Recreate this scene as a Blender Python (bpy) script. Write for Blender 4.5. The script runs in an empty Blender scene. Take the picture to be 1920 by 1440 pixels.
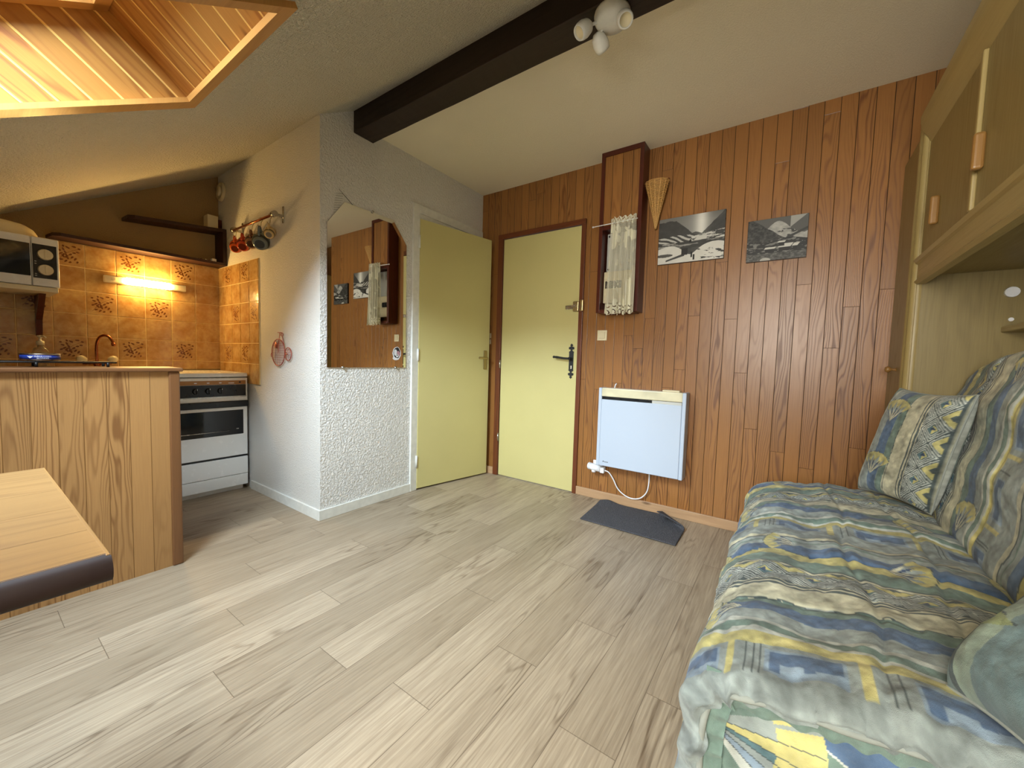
import bpy, bmesh, math, random
import numpy as np
from mathutils import Vector, Matrix
PI = math.pi
C = bpy.context.scene.collection
SC = bpy.context.scene
# ------------------------------------------------------------------ camera
def look_axes(yaw, pitch, roll):
    y, p, r = (math.radians(a) for a in (yaw, pitch, roll))
    f = Vector((-math.sin(y)*math.cos(p), math.cos(y)*math.cos(p), math.sin(p)))
    r0 = f.cross(Vector((0, 0, 1))).normalized(); u0 = r0.cross(f)
    return f, r0*math.cos(r)+u0*math.sin(r), -r0*math.sin(r)+u0*math.cos(r)
cd = bpy.data.cameras.new('camera'); cam = bpy.data.objects.new('camera', cd); C.objects.link(cam)
cd.sensor_width = 36; cd.lens = 741.178/1920*36; cd.clip_start = 0.02
f_, r_, u_ = look_axes(35.068, -3.447, 1.667)
cam.matrix_world = Matrix(((r_.x, u_.x, -f_.x, 0), (r_.y, u_.y, -f_.y, 0), (r_.z, u_.z, -f_.z, 1.0), (0, 0, 0, 1)))
SC.camera = cam
# ------------------------------------------------------------------ world, lights, exposure
w = bpy.data.worlds.new('world'); SC.world = w; w.use_nodes = True
w.node_tree.nodes['Background'].inputs[0].default_value = (0.62, 0.74, 0.9, 1)
w.node_tree.nodes['Background'].inputs[1].default_value = 1.0
SLOPE = 0.579; ANG = math.atan(SLOPE)
def zs(y): return 2.367+SLOPE*(y-1.258)
def area(name, loc, sx, sy, power, col, rot):
    l = bpy.data.lights.new(name, 'AREA'); l.shape = 'RECTANGLE'; l.size = sx; l.size_y = sy
    l.energy = power; l.color = col
    o = bpy.data.objects.new(name, l); C.objects.link(o); o.location = loc; o.rotation_euler = rot
    return o
# daylight lamps: sky through the pine lined roof window, added fill behind the camera
area('daylight_and_fill', (-1.60, -0.29, 2.08), 0.56, 0.84, 50, (0.72, 0.87, 1.0), (ANG, 0, 0))
area('daylight_and_fill', (-0.15, -1.62, 1.42), 1.00, 1.00, 33, (1.0, 0.96, 0.86), (math.radians(90), 0, 0))
SC.view_settings.view_transform = 'Standard'; SC.view_settings.look = 'None'
SC.view_settings.gamma = 1; SC.view_settings.use_curve_mapping = False
SC.view_settings.exposure = 1.46

# ------------------------------------------------------------------ node helpers
def lin(c):
    return tuple(((x/255)/12.92 if x/255 <= .04045 else ((x/255+.055)/1.055)**2.4) for x in c)
class V:
    def __init__(s, nt, sock): s.nt = nt; s.s = sock
    def _m(s, op, *a):
        n = s.nt.nodes.new('ShaderNodeMath'); n.operation = op
        for i, x in enumerate((s,)+a):
            if isinstance(x, V): s.nt.links.new(x.s, n.inputs[i])
            else: n.inputs[i].default_value = x
        return V(s.nt, n.outputs[0])
    def __add__(s, o): return s._m('ADD', o)
    def __sub__(s, o): return s._m('SUBTRACT', o)
    def __mul__(s, o): return s._m('MULTIPLY', o)
    def __truediv__(s, o): return s._m('DIVIDE', o)
    def floor(s): return s._m('FLOOR')
    def fract(s): return s._m('FRACT')
    def sin(s): return s._m('SINE')
    def abs(s): return s._m('ABSOLUTE')
    def lt(s, o): return s._m('LESS_THAN', o)
    def gt(s, o): return s._m('GREATER_THAN', o)
    def mn(s, o): return s._m('MINIMUM', o)
    def mx(s, o): return s._m('MAXIMUM', o)
    def pw(s, o): return s._m('POWER', o)
    def rng(s, a, b, c=0., d=1.):
        n = s.nt.nodes.new('ShaderNodeMapRange'); n.clamp = True
        s.nt.links.new(s.s, n.inputs[0])
        for i, x in enumerate((a, b, c, d)): n.inputs[i+1].default_value = x
        return V(s.nt, n.outputs[0])
def put(nt, inp, x):
    if isinstance(x, V): nt.links.new(x.s, inp)
    elif isinstance(x, (tuple, list)) and len(x) == 3 and inp.type == 'RGBA': inp.default_value = (*x, 1)
    else: inp.default_value = x
def comb(nt, x, y, z):
    n = nt.nodes.new('ShaderNodeCombineXYZ')
    for i, v in enumerate((x, y, z)): put(nt, n.inputs[i], v)
    return V(nt, n.outputs[0])
def noise(nt, vec, scale=1., detail=2., rough=.5, dist=0.):
    n = nt.nodes.new('ShaderNodeTexNoise'); put(nt, n.inputs['Vector'], vec)
    n.inputs['Scale'].default_value = scale; n.inputs['Detail'].default_value = detail
    n.inputs['Roughness'].default_value = rough; n.inputs['Distortion'].default_value = dist
    return V(nt, n.outputs[0])
def voro(nt, vec, scale, feat='F1'):
    n = nt.nodes.new('ShaderNodeTexVoronoi'); n.feature = feat; put(nt, n.inputs['Vector'], vec)
    n.inputs['Scale'].default_value = scale
    return V(nt, n.outputs['Distance'])
def wn(nt, v):
    n = nt.nodes.new('ShaderNodeTexWhiteNoise'); n.noise_dimensions = '1D'; put(nt, n.inputs['W'], v)
    return V(nt, n.outputs['Value'])
def mix(nt, f, a, b, mode='MIX'):
    n = nt.nodes.new('ShaderNodeMix'); n.data_type = 'RGBA'; n.blend_type = mode
    put(nt, n.inputs[0], f); put(nt, n.inputs[6], a); put(nt, n.inputs[7], b)
    return V(nt, n.outputs[2])
def pos(nt): return V(nt, nt.nodes.new('ShaderNodeNewGeometry').outputs['Position'])
def sep(nt, v):
    n = nt.nodes.new('ShaderNodeSeparateXYZ'); nt.links.new(v.s, n.inputs[0])
    return [V(nt, n.outputs[i]) for i in range(3)]
def uvn(nt):
    n = nt.nodes.new('ShaderNodeUVMap'); n.uv_map = 'UVMap'; return sep(nt, V(nt, n.outputs[0]))[:2]
def bump(nt, h, dist, strength=1.):
    n = nt.nodes.new('ShaderNodeBump'); put(nt, n.inputs['Height'], h)
    n.inputs['Distance'].default_value = dist; n.inputs['Strength'].default_value = strength
    return V(nt, n.outputs[0])
MATS = {}
def mat(name, fn=None, **kw):
    if name in MATS: return MATS[name]
    m = bpy.data.materials.new(name); m.use_nodes = True; nt = m.node_tree
    b = nt.nodes['Principled BSDF']; MATS[name] = m
    if fn: kw = {**kw, **fn(nt)}
    for k, v in kw.items(): put(nt, b.inputs[k.replace('_', ' ')], v)
    return m
def plain(name, rgb, rough=.5, metal=0., var=.06, sc=30., bmp=0., **kw):
    def fn(nt):
        n = noise(nt, pos(nt), sc, 3)
        c = lin(rgb)
        d = dict(Base_Color=mix(nt, n.rng(.3, .7), tuple(x*(1-var) for x in c), tuple(min(1, x*(1+var)) for x in c)),
                 Roughness=n.rng(.3, .7, max(0, rough-.04), min(1, rough+.04)))
        if bmp: d['Normal'] = bump(nt, noise(nt, pos(nt), sc*8, 3), bmp)
        return d
    return mat(name, fn, Metallic=metal, **kw)
def wood(name, base, dark, W=1., L=0., gap=.0012, gapd=.25, k1=14., k2=6., rs=.5, var=.25, rough=.4, nx=7., ny=.9, fine=.25, knots=0., bmp=.0006, gcol=None, coat=0.):
    base = lin(base); dark = lin(dark)
    def fn(nt):
        u, v = uvn(nt)
        idx = (u/W).floor()
        r1 = wn(nt, idx+.37)
        if L:
            vv = v+r1*(L*7.3); seg = (vv/L).floor(); r2 = wn(nt, idx*13.7+seg*3.1)
        else: r2 = wn(nt, idx*13.7+.11)
        n1 = noise(nt, comb(nt, u*nx, v*ny, r2*61.), 1., 2.5, .55)
        ring = ((u*k1+n1*k2*2.)*(2*PI)).sin().rng(-.4, 1.)
        amp = noise(nt, comb(nt, u*3., v*.6, r2*23.), 1., 1.).rng(.35, .62)
        fin = noise(nt, comb(nt, u*260., v*7., r2*9.), 1., 2., .6).rng(.3, .75)
        f = ring.pw(2.)*amp*rs+fin*fine
        col = mix(nt, f.rng(0., 1.), base, dark)
        if knots:
            kd = voro(nt, comb(nt, u*9.+r2*20., v*3.2+r2*9., 0.), 1.)
            col = mix(nt, kd.rng(.05, .13, .85, 0.), col, tuple(x*.45 for x in dark))
        col = mix(nt, r2.rng(0, 1, 0, var), col, tuple(x*.5 for x in base), 'MIX')
        h = f*-.3
        if W < .9:
            fu = (u/W).fract()*W
            e = fu.mn((fu*-1.)+W)
            if L:
                e = e.mn(((vv/L).fract()*L).mx(.0))
            g = e.lt(gap)
            col = mix(nt, g, col, gcol and lin(gcol) or tuple(x*gapd for x in dark))
            h = h+e.rng(0., gap*1.6, 0., 1.5)
        return dict(Base_Color=col, Roughness=f.rng(0, 1, rough-.03, rough+.1), Normal=bump(nt, h, bmp), Coat_Weight=coat, Coat_Roughness=.3)
    return mat(name, fn)
def plaster(name, rgb, sc, dist, warp=1.):
    def fn(nt):
        p = pos(nt)
        n = noise(nt, p, sc, 3, .6, warp); n2 = noise(nt, p, 3., 2)
        c = lin(rgb)
        return dict(Base_Color=mix(nt, n2, tuple(x*.93 for x in c), c), Roughness=.75,
                    Normal=bump(nt, n.rng(.35, .65), dist))
    return mat(name, fn)
# ------------------------------------------------------------------ materials
M_WALLWOOD = wood('varnished_pitch_pine', (164, 112, 58), (104, 58, 24), W=.069, L=1.9, gap=.0014, gapd=.16, k1=62, k2=8, rs=.75, var=.42, rough=.36, coat=.12)
M_PARTWOOD = wood('light_pitch_pine', (178, 134, 82), (130, 88, 46), W=.0675, gap=.0011, gcol=(128, 88, 44), k1=70, k2=11, rs=.95, var=.26, rough=.42)
M_SKYWOOD = wood('knotty_spruce', (176, 126, 62), (134, 76, 28), W=.08, gap=.0036, gapd=.5, gcol=(226, 186, 106), k1=8, k2=5, rs=.7, var=.34, rough=.38, knots=1, bmp=.0015)  # pale groove colour paints the lit edges of the board joints
M_SKYTRIM = wood('spruce_trim', (198, 144, 76), (150, 96, 44), k1=9, k2=3, rs=.3, var=.1, rough=.4)
M_DARKTRIM = wood('reddish_brown_trim', (112, 58, 28), (64, 28, 12), k1=25, k2=3, rs=.4, var=.1, rough=.4)
M_MAHOG = wood('dark_mahogany', (84, 32, 18), (44, 14, 8), k1=25, k2=3, rs=.4, var=.1, rough=.35)
M_BEAM = wood('stained_beam_wood', (40, 22, 8), (24, 12, 4), k1=12, k2=4, rs=.5, var=.1, rough=.6, bmp=.003)
M_SHELFDARK = wood('dark_shelf_wood', (54, 24, 12), (28, 10, 5), k1=22, k2=3, rs=.4, var=.1, rough=.5)
M_TABLE = wood('oak_table_top', (150, 116, 72), (106, 76, 42), W=.14, gap=.0004, gapd=.7, k1=26, k2=3, rs=.35, var=.12, rough=.36, ny=1.5)
M_TABLEEDGE = wood('dark_table_edge', (34, 12, 9), (20, 7, 6), k1=22, k2=3, rs=.3, var=.1, rough=.6)
M_EDGETRIM = wood('counter_trim_wood', (124, 84, 50), (88, 56, 32), k1=22, k2=3, rs=.4, var=.1, rough=.4)
M_CAB = wood('pale_ash_laminate', (144, 126, 76), (114, 96, 54), k1=26, k2=5, rs=.4, var=.08, rough=.42, fine=.35)
M_CABTRIM = wood('pale_moulding', (164, 144, 92), (134, 112, 68), k1=30, k2=3, rs=.25, var=.05, rough=.4)
M_HANDLE = wood('honey_wood_handle', (150, 110, 58), (108, 74, 34), k1=30, k2=3, rs=.3, var=.05, rough=.35)
M_BASEPINE = wood('pine_skirting', (190, 154, 116), (150, 110, 76), k1=12, k2=4, rs=.3, var=.1, rough=.45, knots=1)
M_ROUGH = plaster('worm_plaster', (246, 244, 238), 78, .0065, .5)
M_FINE = plaster('fine_plaster', (238, 236, 228), 120, .003)
M_SLOPE = plaster('sponged_plaster', (242, 236, 216), 95, .015, .5)
M_CEIL = plaster('ceiling_paint', (244, 234, 206), 160, .0008)
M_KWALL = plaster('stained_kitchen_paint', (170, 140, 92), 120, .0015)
M_WHITEP = plain('white_gloss_paint', (226, 226, 218), .35)
M_YELLOW = plain('pale_yellow_paint', (206, 196, 134), .38, var=.02, sc=3)
M_ENAMEL = plain('white_enamel', (236, 236, 232), .25, var=.0)
M_CREAM = plain('cream_plastic', (226, 214, 178), .4, var=.02)
M_BLACK = plain('black_enamel', (20, 20, 22), .3)
M_BLACKIRON = plain('black_iron', (16, 15, 16), .45, bmp=.0008)
M_DARKGLASS = plain('dark_oven_glass', (14, 14, 15), .08)
M_STEEL = plain('brushed_steel', (190, 186, 178), .25, 1.)
M_BRASS = plain('brass', (176, 158, 116), .35, 1.)
M_BRONZE = plain('aged_bronze_tap', (170, 100, 66), .25, 1.)
M_COPPER = plain('copper_wire', (170, 84, 70), .38, .5)
M_BROWNBAND = plain('brown_panel_band', (164, 116, 66), .35, .3)
M_WHITEPL = plain('white_plastic', (238, 240, 244), .3, var=.0)
M_GREYPL = plain('grey_plastic', (196, 196, 188), .4, var=.03)
M_HEAT = plain('heater_enamel', (188, 200, 216), .45, var=0.)
M_MARK = plain('dark_print', (40, 42, 48), .5)
M_STAIN = plain('yellowed_white_enamel', (220, 212, 178), .35, var=.14, sc=8)
M_MIRROR = mat('mirror_silver', Base_Color=(.82, .82, .78), Metallic=1., Roughness=.01)
# ------------------------------------------------------------------ mesh helpers
def new_obj(name, me, parent=None, origin=None):
    o = bpy.data.objects.new(name, me); C.objects.link(o)
    if parent is not None: o.parent = parent
    return o
def wloc(o):
    v = Vector((0, 0, 0))
    while o is not None: v += o.location; o = o.parent
    return v
def build(name, bm, m, parent=None, origin=None, smooth=False):
    """link bm (world coordinates) as one mesh object; the origin is the parent's or the given point"""
    og = wloc(parent) if parent is not None else Vector(origin or (0, 0, 0))
    bmesh.ops.translate(bm, verts=bm.verts, vec=-og)
    me = bpy.data.meshes.new(name); bm.to_mesh(me); bm.free()
    for x in (m if isinstance(m, (list, tuple)) else [m]): me.materials.append(x)
    if smooth:
        for p in me.polygons: p.use_smooth = True
        if smooth != 'all':
            me.shade_auto = None if False else None
    o = new_obj(name, me, parent)
    if parent is None: o.location = og
    return o
def autosmooth(o, ang=40):
    me = o.data; bm = bmesh.new(); bm.from_mesh(me)
    for e in bm.edges:
        if len(e.link_faces) == 2 and e.calc_face_angle(0) > math.radians(ang): e.smooth = False
    for f in bm.faces: f.smooth = True
    bm.to_mesh(me); bm.free()
    return o
def B(): 
    bm = bmesh.new(); bm.loops.layers.uv.new('UVMap'); return bm
def box(bm, x0, x1, y0, y1, z0, z1, grain='z', bev=0., mi=0, seg=2):
    t = bmesh.new(); t.loops.layers.uv.new('UVMap')
    bmesh.ops.create_cube(t, size=1, matrix=Matrix.Translation(((x0+x1)/2, (y0+y1)/2, (z0+z1)/2)) @ Matrix.Diagonal((abs(x1-x0), abs(y1-y0), abs(z1-z0), 1)))
    if bev: bmesh.ops.bevel(t, geom=t.edges[:], offset=bev, segments=seg, affect='EDGES', profile=.5)
    uvax(t, grain); merge(bm, t, mi)
    return bm
def uvax(t, grain='z', off=(0, 0, 0)):
    g = 'xyz'.index(grain); uv = t.loops.layers.uv.verify()
    for f in t.faces:
        f.normal_update(); n = f.normal; a = max(range(3), key=lambda i: abs(n[i]))
        oth = [i for i in range(3) if i != g and i != a]
        ua = oth[0]
        va = g if a != g else [i for i in range(3) if i not in (a, ua)][0]
        for l in f.loops:
            co = l.vert.co; l[uv].uv = (co[ua]+off[ua], co[va])
def merge(bm, t, mi=0, M=None):
    if M is not None: bmesh.ops.transform(t, matrix=M, verts=t.verts)
    uv = bm.loops.layers.uv.verify(); tv = t.loops.layers.uv.verify()
    vm = {v: bm.verts.new(v.co) for v in t.verts}
    for f in t.faces:
        try: nf = bm.faces.new([vm[v] for v in f.verts])
        except ValueError: continue
        nf.material_index = mi if mi else f.material_index; nf.smooth = f.smooth
        for a, b in zip(nf.loops, f.loops): a[uv].uv = b[tv].uv
    t.free()
def cyl(bm, p0, p1, r, r2=None, n=20, mi=0, cap=True):
    p0 = Vector(p0); p1 = Vector(p1); d = p1-p0
    t = bmesh.new(); t.loops.layers.uv.new('UVMap')
    bmesh.ops.create_cone(t, cap_ends=cap, segments=n, radius1=r, radius2=r if r2 is None else r2, depth=d.length,
                          matrix=Matrix.Translation((p0+p1)/2) @ d.to_track_quat('Z', 'Y').to_matrix().to_4x4())
    for f in t.faces: f.smooth = len(f.verts) == 4
    merge(bm, t, mi); return bm
def ball(bm, c, r, sx=1, sy=1, sz=1, mi=0, n=16):
    t = bmesh.new(); t.loops.layers.uv.new('UVMap')
    bmesh.ops.create_uvsphere(t, u_segments=n, v_segments=n//2+2, radius=r, matrix=Matrix.Translation(c) @ Matrix.Diagonal((sx, sy, sz, 1)))
    for f in t.faces: f.smooth = True
    merge(bm, t, mi); return bm
def lathe(bm, prof, c=(0, 0, 0), axis=(0, 0, 1), n=28, mi=0):
    """prof: list of (radius, height) along axis from c"""
    q = Vector(axis).to_track_quat('Z', 'Y').to_matrix(); c = Vector(c); rows = []
    for r, h in prof:
        rows.append([bm.verts.new(c+q @ Vector((r*math.cos(2*PI*i/n), r*math.sin(2*PI*i/n), h))) for i in range(n)] if r > 1e-6 else [bm.verts.new(c+q @ Vector((0, 0, h)))])
    for a, b in zip(rows, rows[1:]):
        for i in range(n):
            j = (i+1) % n
            vs = [a[i % len(a)], a[j % len(a)], b[j % len(b)], b[i % len(b)]]
            u = []
            for v in vs:
                if v not in u: u.append(v)
            if len(u) > 2:
                f = bm.faces.new(u); f.smooth = True; f.material_index = mi
    return bm
def spline(pts, k=6):
    P = [Vector(p) for p in pts]; out = []
    for i in range(len(P)-1):
        a, b, c, d = P[max(i-1, 0)], P[i], P[i+1], P[min(i+2, len(P)-1)]
        for j in range(k):
            t = j/k
            out.append(.5*((2*b)+(c-a)*t+(2*a-5*b+4*c-d)*t*t+(-a+3*b-3*c+d)*t**3))
    return out+[P[-1]]
def tube(bm, pts, r, n=8, closed=False, mi=0):
    P = [Vector(p) for p in pts]; rows = []; m = len(P); up = None
    for i in range(m):
        if closed: d = P[(i+1) % m]-P[i-1]
        else: d = P[min(i+1, m-1)]-P[max(i-1, 0)]
        d.normalize()
        if up is None: up = d.orthogonal().normalized()
        else:
            up = up-d*up.dot(d)
            up = up.normalized() if up.length > 1e-6 else d.orthogonal().normalized()
        s = d.cross(up); rr = r[i] if isinstance(r, (list, tuple)) else r
        rows.append([bm.verts.new(P[i]+(up*math.cos(2*PI*k/n)+s*math.sin(2*PI*k/n))*rr) for k in range(n)])
    for i in range(m if closed else m-1):
        a, b = rows[i], rows[(i+1) % m]
        for k in range(n):
            f = bm.faces.new((a[k], a[(k+1) % n], b[(k+1) % n], b[k])); f.smooth = True; f.material_index = mi
    if not closed:
        for rw in (rows[0][::-1], rows[-1]): bm.faces.new(rw).material_index = mi
    return bm
def prism(bm, pts, v, mi=0):
    """flat polygon pts (3D) extruded by v"""
    v = Vector(v); a = [bm.verts.new(p) for p in pts]; b = [bm.verts.new(Vector(p)+v) for p in pts]
    fs = [bm.faces.new(a[::-1]), bm.faces.new(b)]
    for i in range(len(a)):
        j = (i+1) % len(a); fs.append(bm.faces.new((a[i], a[j], b[j], b[i])))
    for f in fs: f.material_index = mi
    bmesh.ops.recalc_face_normals(bm, faces=fs)
    return fs
def quad(bm, pts, uvs=None, mi=0):
    uv = bm.loops.layers.uv.verify(); f = bm.faces.new([bm.verts.new(p) for p in pts]); f.material_index = mi
    if uvs:
        for l, q in zip(f.loops, uvs): l[uv].uv = q
    return f
def thing(name, label, cat, loc, group=None):
    o = bpy.data.objects.new(name, None); C.objects.link(o); o.location = loc; o.empty_display_size = .05
    o['label'] = label; o['category'] = cat
    if group: o['group'] = group
    return o
def tag(o, label, cat, group=None):
    o['label'] = label; o['category'] = cat
    if group: o['group'] = group
    return o
def struct(o): o['kind'] = 'structure'; return o
def dup(root, loc, label):
    def cp(o, par):
        c = o.copy(); C.objects.link(c); c.parent = par
        for ch in o.children: cp(ch, c)
        return c
    r = cp(root, None); r.location = loc; r['label'] = label; return r
# grid mesh with colour attribute
def gridmesh(name, P, col, m, parent=None, origin=(0, 0, 0), wrap=False):
    """P: (nu,nv,3) numpy world positions, col: (nu,nv,3) linear colours"""
    nu, nv = P.shape[:2]; og = np.array(wloc(parent) if parent is not None else origin)
    V_ = (P-og).reshape(-1, 3)
    i, j = np.meshgrid(np.arange(nu-1), np.arange(nv-1), indexing='ij')
    a = (i*nv+j).ravel(); F = np.stack([a, a+nv, a+nv+1, a+1], 1)
    me = bpy.data.meshes.new(name); me.vertices.add(len(V_)); me.vertices.foreach_set('co', V_.ravel())
    me.loops.add(F.size); me.loops.foreach_set('vertex_index', F.ravel())
    me.polygons.add(len(F)); me.polygons.foreach_set('loop_start', np.arange(0, F.size, 4)); me.polygons.foreach_set('loop_total', np.full(len(F), 4))
    me.polygons.foreach_set('use_smooth', np.ones(len(F), bool))
    me.update(calc_edges=True)
    if col is not None:
        ca = me.color_attributes.new('Col', 'FLOAT_COLOR', 'POINT')
        c4 = np.ones((len(V_), 4)); c4[:, :3] = col.reshape(-1, 3); ca.data.foreach_set('color', c4.ravel())
    me.materials.append(m)
    o = new_obj(name, me, parent)
    if parent is None: o.location = origin
    return o
# numpy noise
def h2(i, j, s=0):
    x = np.sin(i*127.1+j*311.7+s*74.7)*43758.5453
    return x-np.floor(x)
def vn(x, y, s=0):
    i = np.floor(x); j = np.floor(y); fx = x-i; fy = y-j; fx = fx*fx*(3-2*fx); fy = fy*fy*(3-2*fy)
    return (h2(i, j, s)*(1-fx)+h2(i+1, j, s)*fx)*(1-fy)+(h2(i, j+1, s)*(1-fx)+h2(i+1, j+1, s)*fx)*fy
def fbm(x, y, s=0, o=4):
    r = 0; a = .5; t = 0
    for k in range(o): r = r+a*vn(x*2**k, y*2**k, s+k*7); t += a; a *= .5
    return r/t
#%%ROOM
# ------------------------------------------------------------------ ROOM
XL, XK, XP, XR = -2.272, -3.758, -2.296, 1.0
YW, YC, YR = 2.72, 1.258, -1.2
ZC = 2.42
DR0, DR1 = -.70, .40
# floor: printed planks 16 cm wide, 96.5 cm long
def mfloor():
    def fn(nt):
        u, v = uvn(nt)
        n = nt.nodes.new('ShaderNodeAttribute'); n.attribute_name = 'rnd'
        r = V(nt, n.outputs['Fac'])
        fin = noise(nt, comb(nt, u*170., v*5., r*90.), 1., 3., .65).rng(.28, .74)
        mid = noise(nt, comb(nt, u*22., v*1.6, r*31.), 1., 3., .6).rng(.35, .68)
        n1 = noise(nt, comb(nt, u*9., v*1.0, r*57.), 1., 2., .5)
        ring = ((u*9.+n1*13.)*(2*PI)).sin().rng(-.1, 1.).pw(2.)
        ramp = noise(nt, comb(nt, u*4., v*1.2, r*77.), 1., 1.).rng(.5, .66)
        f = fin*.55+mid*.16+ring*ramp*.45
        col = mix(nt, f.rng(0, 1), lin((188, 171, 146)), lin((102, 84, 64)))
        col = mix(nt, r.rng(0, 1, 0, .42), col, lin((120, 104, 82)))
        kd = voro(nt, comb(nt, u*5.+r*40., v*1.1+r*17., 0.), 1.3)
        col = mix(nt, kd.rng(.03, .07, .5, 0.), col, lin((96, 76, 54)))
        eu = u.mn((u*-1.)+.16); ev = v.mn((v*-1.)+.965)
        g = eu.mn(ev).lt(.0011)
        col = mix(nt, g*.65, col, lin((90, 74, 58)))
        return dict(Base_Color=col, Roughness=f.rng(0, 1, .36, .5), Normal=bump(nt, f*-1.-g*.6, .0005))
    return mat('printed_oak_vinyl', fn)
offs = {-.303: .225, -.463: .933, -.623: .405, -.783: .108, -.943: .753, -1.103: .301, -1.263: .698, -1.423: .443, -1.583: .877, -1.743: .590, -1.903: .265, -2.063: .778, -2.223: .205, -2.383: .91}
bm = B(); uvl = bm.loops.layers.uv.verify(); rn = bm.faces.layers.float.new('rnd')
rng = random.Random(11); LEN = .965; XF0, XF1, YF0, YF1 = -3.76, 1.0, -1.62, 2.75
k = -18
while True:
    x0 = -.943+.16*k; x1 = x0+.16
    if x0 > XF1: break
    off = next((o for a, o in offs.items() if abs(a-x0) < .02), rng.random()*LEN)
    y = off-3*LEN; last = .5
    while y < YF1:
        a, b = max(y, YF0), min(y+LEN, YF1); xa, xb = max(x0, XF0), min(x1, XF1)
        last = min(1, max(0, rng.choice((.05, .2, .45, .8, .95))+rng.uniform(-.08, .08)))
        if b > a and xb > xa:
            f = quad(bm, [(xa, a, 0), (xb, a, 0), (xb, b, 0), (xa, b, 0)], [(xa-x0, a-y), (xb-x0, a-y), (xb-x0, b-y), (xa-x0, b-y)])
            f[rn] = last
        y += LEN
    k += 1
me = bpy.data.meshes.new('floor'); bm.to_mesh(me); bm.free(); me.materials.append(mfloor())
struct(new_obj('floor', me))
# plank wall (back) with entry door opening
DX0, DX1, DZ = -2.036, -1.312, 2.012
bm = B()
for a in ((XL-.1, DX0, 0, ZC+.1), (DX0, DX1, DZ, ZC+.1), (DX1, XR+.1, 0, ZC+.1)):
    t = bmesh.new(); t.loops.layers.uv.new('UVMap')
    bmesh.ops.create_cube(t, size=1, matrix=Matrix.Translation(((a[0]+a[1])/2, YW+.06, (a[2]+a[3])/2)) @ Matrix.Diagonal((a[1]-a[0], .12, a[3]-a[2], 1)))
    uvax(t, 'z', (3.451, 0, 0)); merge(bm, t)
struct(build('wall_back', bm, M_WALLWOOD))
# mirror wall: roughcast, with opening of the inner door
bm = B()
OY0, OY1, OZ = 2.0, 2.70, 2.045
for a in ((YC+.0008, OY0, 0, 2.5), (OY0, OY1, OZ, 2.5), (OY1, YW+.02, 0, 2.5)):
    box(bm, XL-.1, XL, a[0], a[1], a[2], a[3])
# (a wall cheek flush with the corner)
struct(build('wall_left', bm, M_ROUGH))
bm = B(); box(bm, XK-.1, XL-.0012, YC, YC+.1, 0, 2.6); struct(build('wall_alcove', bm, M_FINE))
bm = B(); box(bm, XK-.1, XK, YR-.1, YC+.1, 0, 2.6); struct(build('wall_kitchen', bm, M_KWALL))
bm = B(); box(bm, XR, XR+.1, YR-.1, YW+.12, 0, 2.6); struct(build('wall_right', bm, M_FINE))
bm = B(); box(bm, XK-.1, DR0, YR-.1, YR, 0, .93); box(bm, DR1, XR+.1, YR-.1, YR, 0, .93)
box(bm, DR0-.1, DR0, -1.62, YR-.1, 0, 2.1); box(bm, DR1, DR1+.1, -1.62, YR-.1, 0, 2.1); box(bm, DR0-.1, DR1+.1, -1.70, -1.60, 0, .86); box(bm, DR0-.1, DR1+.1, -1.70, -1.60, 1.98, 2.1)  # low front and side walls of the added dormer, out of view
struct(build('wall_rear', bm, M_FINE))
# cheeks and roof of an unseen dormer, added to bring in fill light
bm = B()
for a in (DR0-.06, DR1): prism(bm, [(a, YR-.1, zs(YR)-.1), (a, YR-.1, 2.02), (a, .70, 2.02), (a, .70, zs(.70)+.0)], (.06, 0, 0))
box(bm, DR0-.06, DR1+.06, -1.62, .72, 2.0, 2.06)
struct(build('added_dormer', bm, M_FINE))
w2 = struct(bpy.data.objects.new('window_2', None)); C.objects.link(w2); w2.location = ((DR0+DR1)/2, -1.6, .86)  # window added behind the camera for the fill lamp
bm = B(); box(bm, DR0, DR0+.05, -1.63, -1.58, .86, 1.98); box(bm, DR1-.05, DR1, -1.63, -1.58, .86, 1.98); box(bm, DR0, DR1, -1.63, -1.58, .86, .91); box(bm, DR0, DR1, -1.63, -1.58, 1.93, 1.98); box(bm, (DR0+DR1)/2-.03, (DR0+DR1)/2+.03, -1.625, -1.585, .91, 1.93)
build('window_frame', bm, M_WHITEP, w2)
# small room behind the inner door
bm = B(); box(bm, -3.5, -3.4, 1.36, 2.85, 0, 2.5); box(bm, -3.4, XL-.1, 2.75, 2.85, 0, 2.5); box(bm, -3.4, XL-.1, 1.36, 2.75, 2.4, 2.5)
struct(build('wall_bathroom', bm, M_CEIL))
# ceilings
bm = B(); box(bm, XL-.12, XR+.1, 1.50, YW+.12, ZC, ZC+.1); struct(build('ceiling', bm, M_CEIL))
# openings in the slope: (x0,x1,y0,y1)
HOLES = [(-1.955, -1.215, -.36, .575), (-.70, .40, -1.2, .62)]  # second opening belongs to the added dormer
bm = B()
xs = sorted({XK-.1, XR+.1, *[h for H in HOLES for h in H[:2]]}); ys = sorted({YR-.02, 1.54, *[h for H in HOLES for h in H[2:]]})
for i in range(len(xs)-1):
    for j in range(len(ys)-1):
        cx, cy = (xs[i]+xs[i+1])/2, (ys[j]+ys[j+1])/2
        if any(H[0] < cx < H[1] and H[2] < cy < H[3] for H in HOLES): continue
        prism(bm, [(xs[i], ys[j], zs(ys[j])), (xs[i+1], ys[j], zs(ys[j])), (xs[i+1], ys[j+1], zs(ys[j+1])), (xs[i], ys[j+1], zs(ys[j+1]))], (0, -.03, .05))
bmesh.ops.remove_doubles(bm, verts=bm.verts, dist=1e-5)
seen = {}
for f in bm.faces: seen.setdefault(tuple(sorted(v.index for v in f.verts)), []).append(f)
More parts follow.
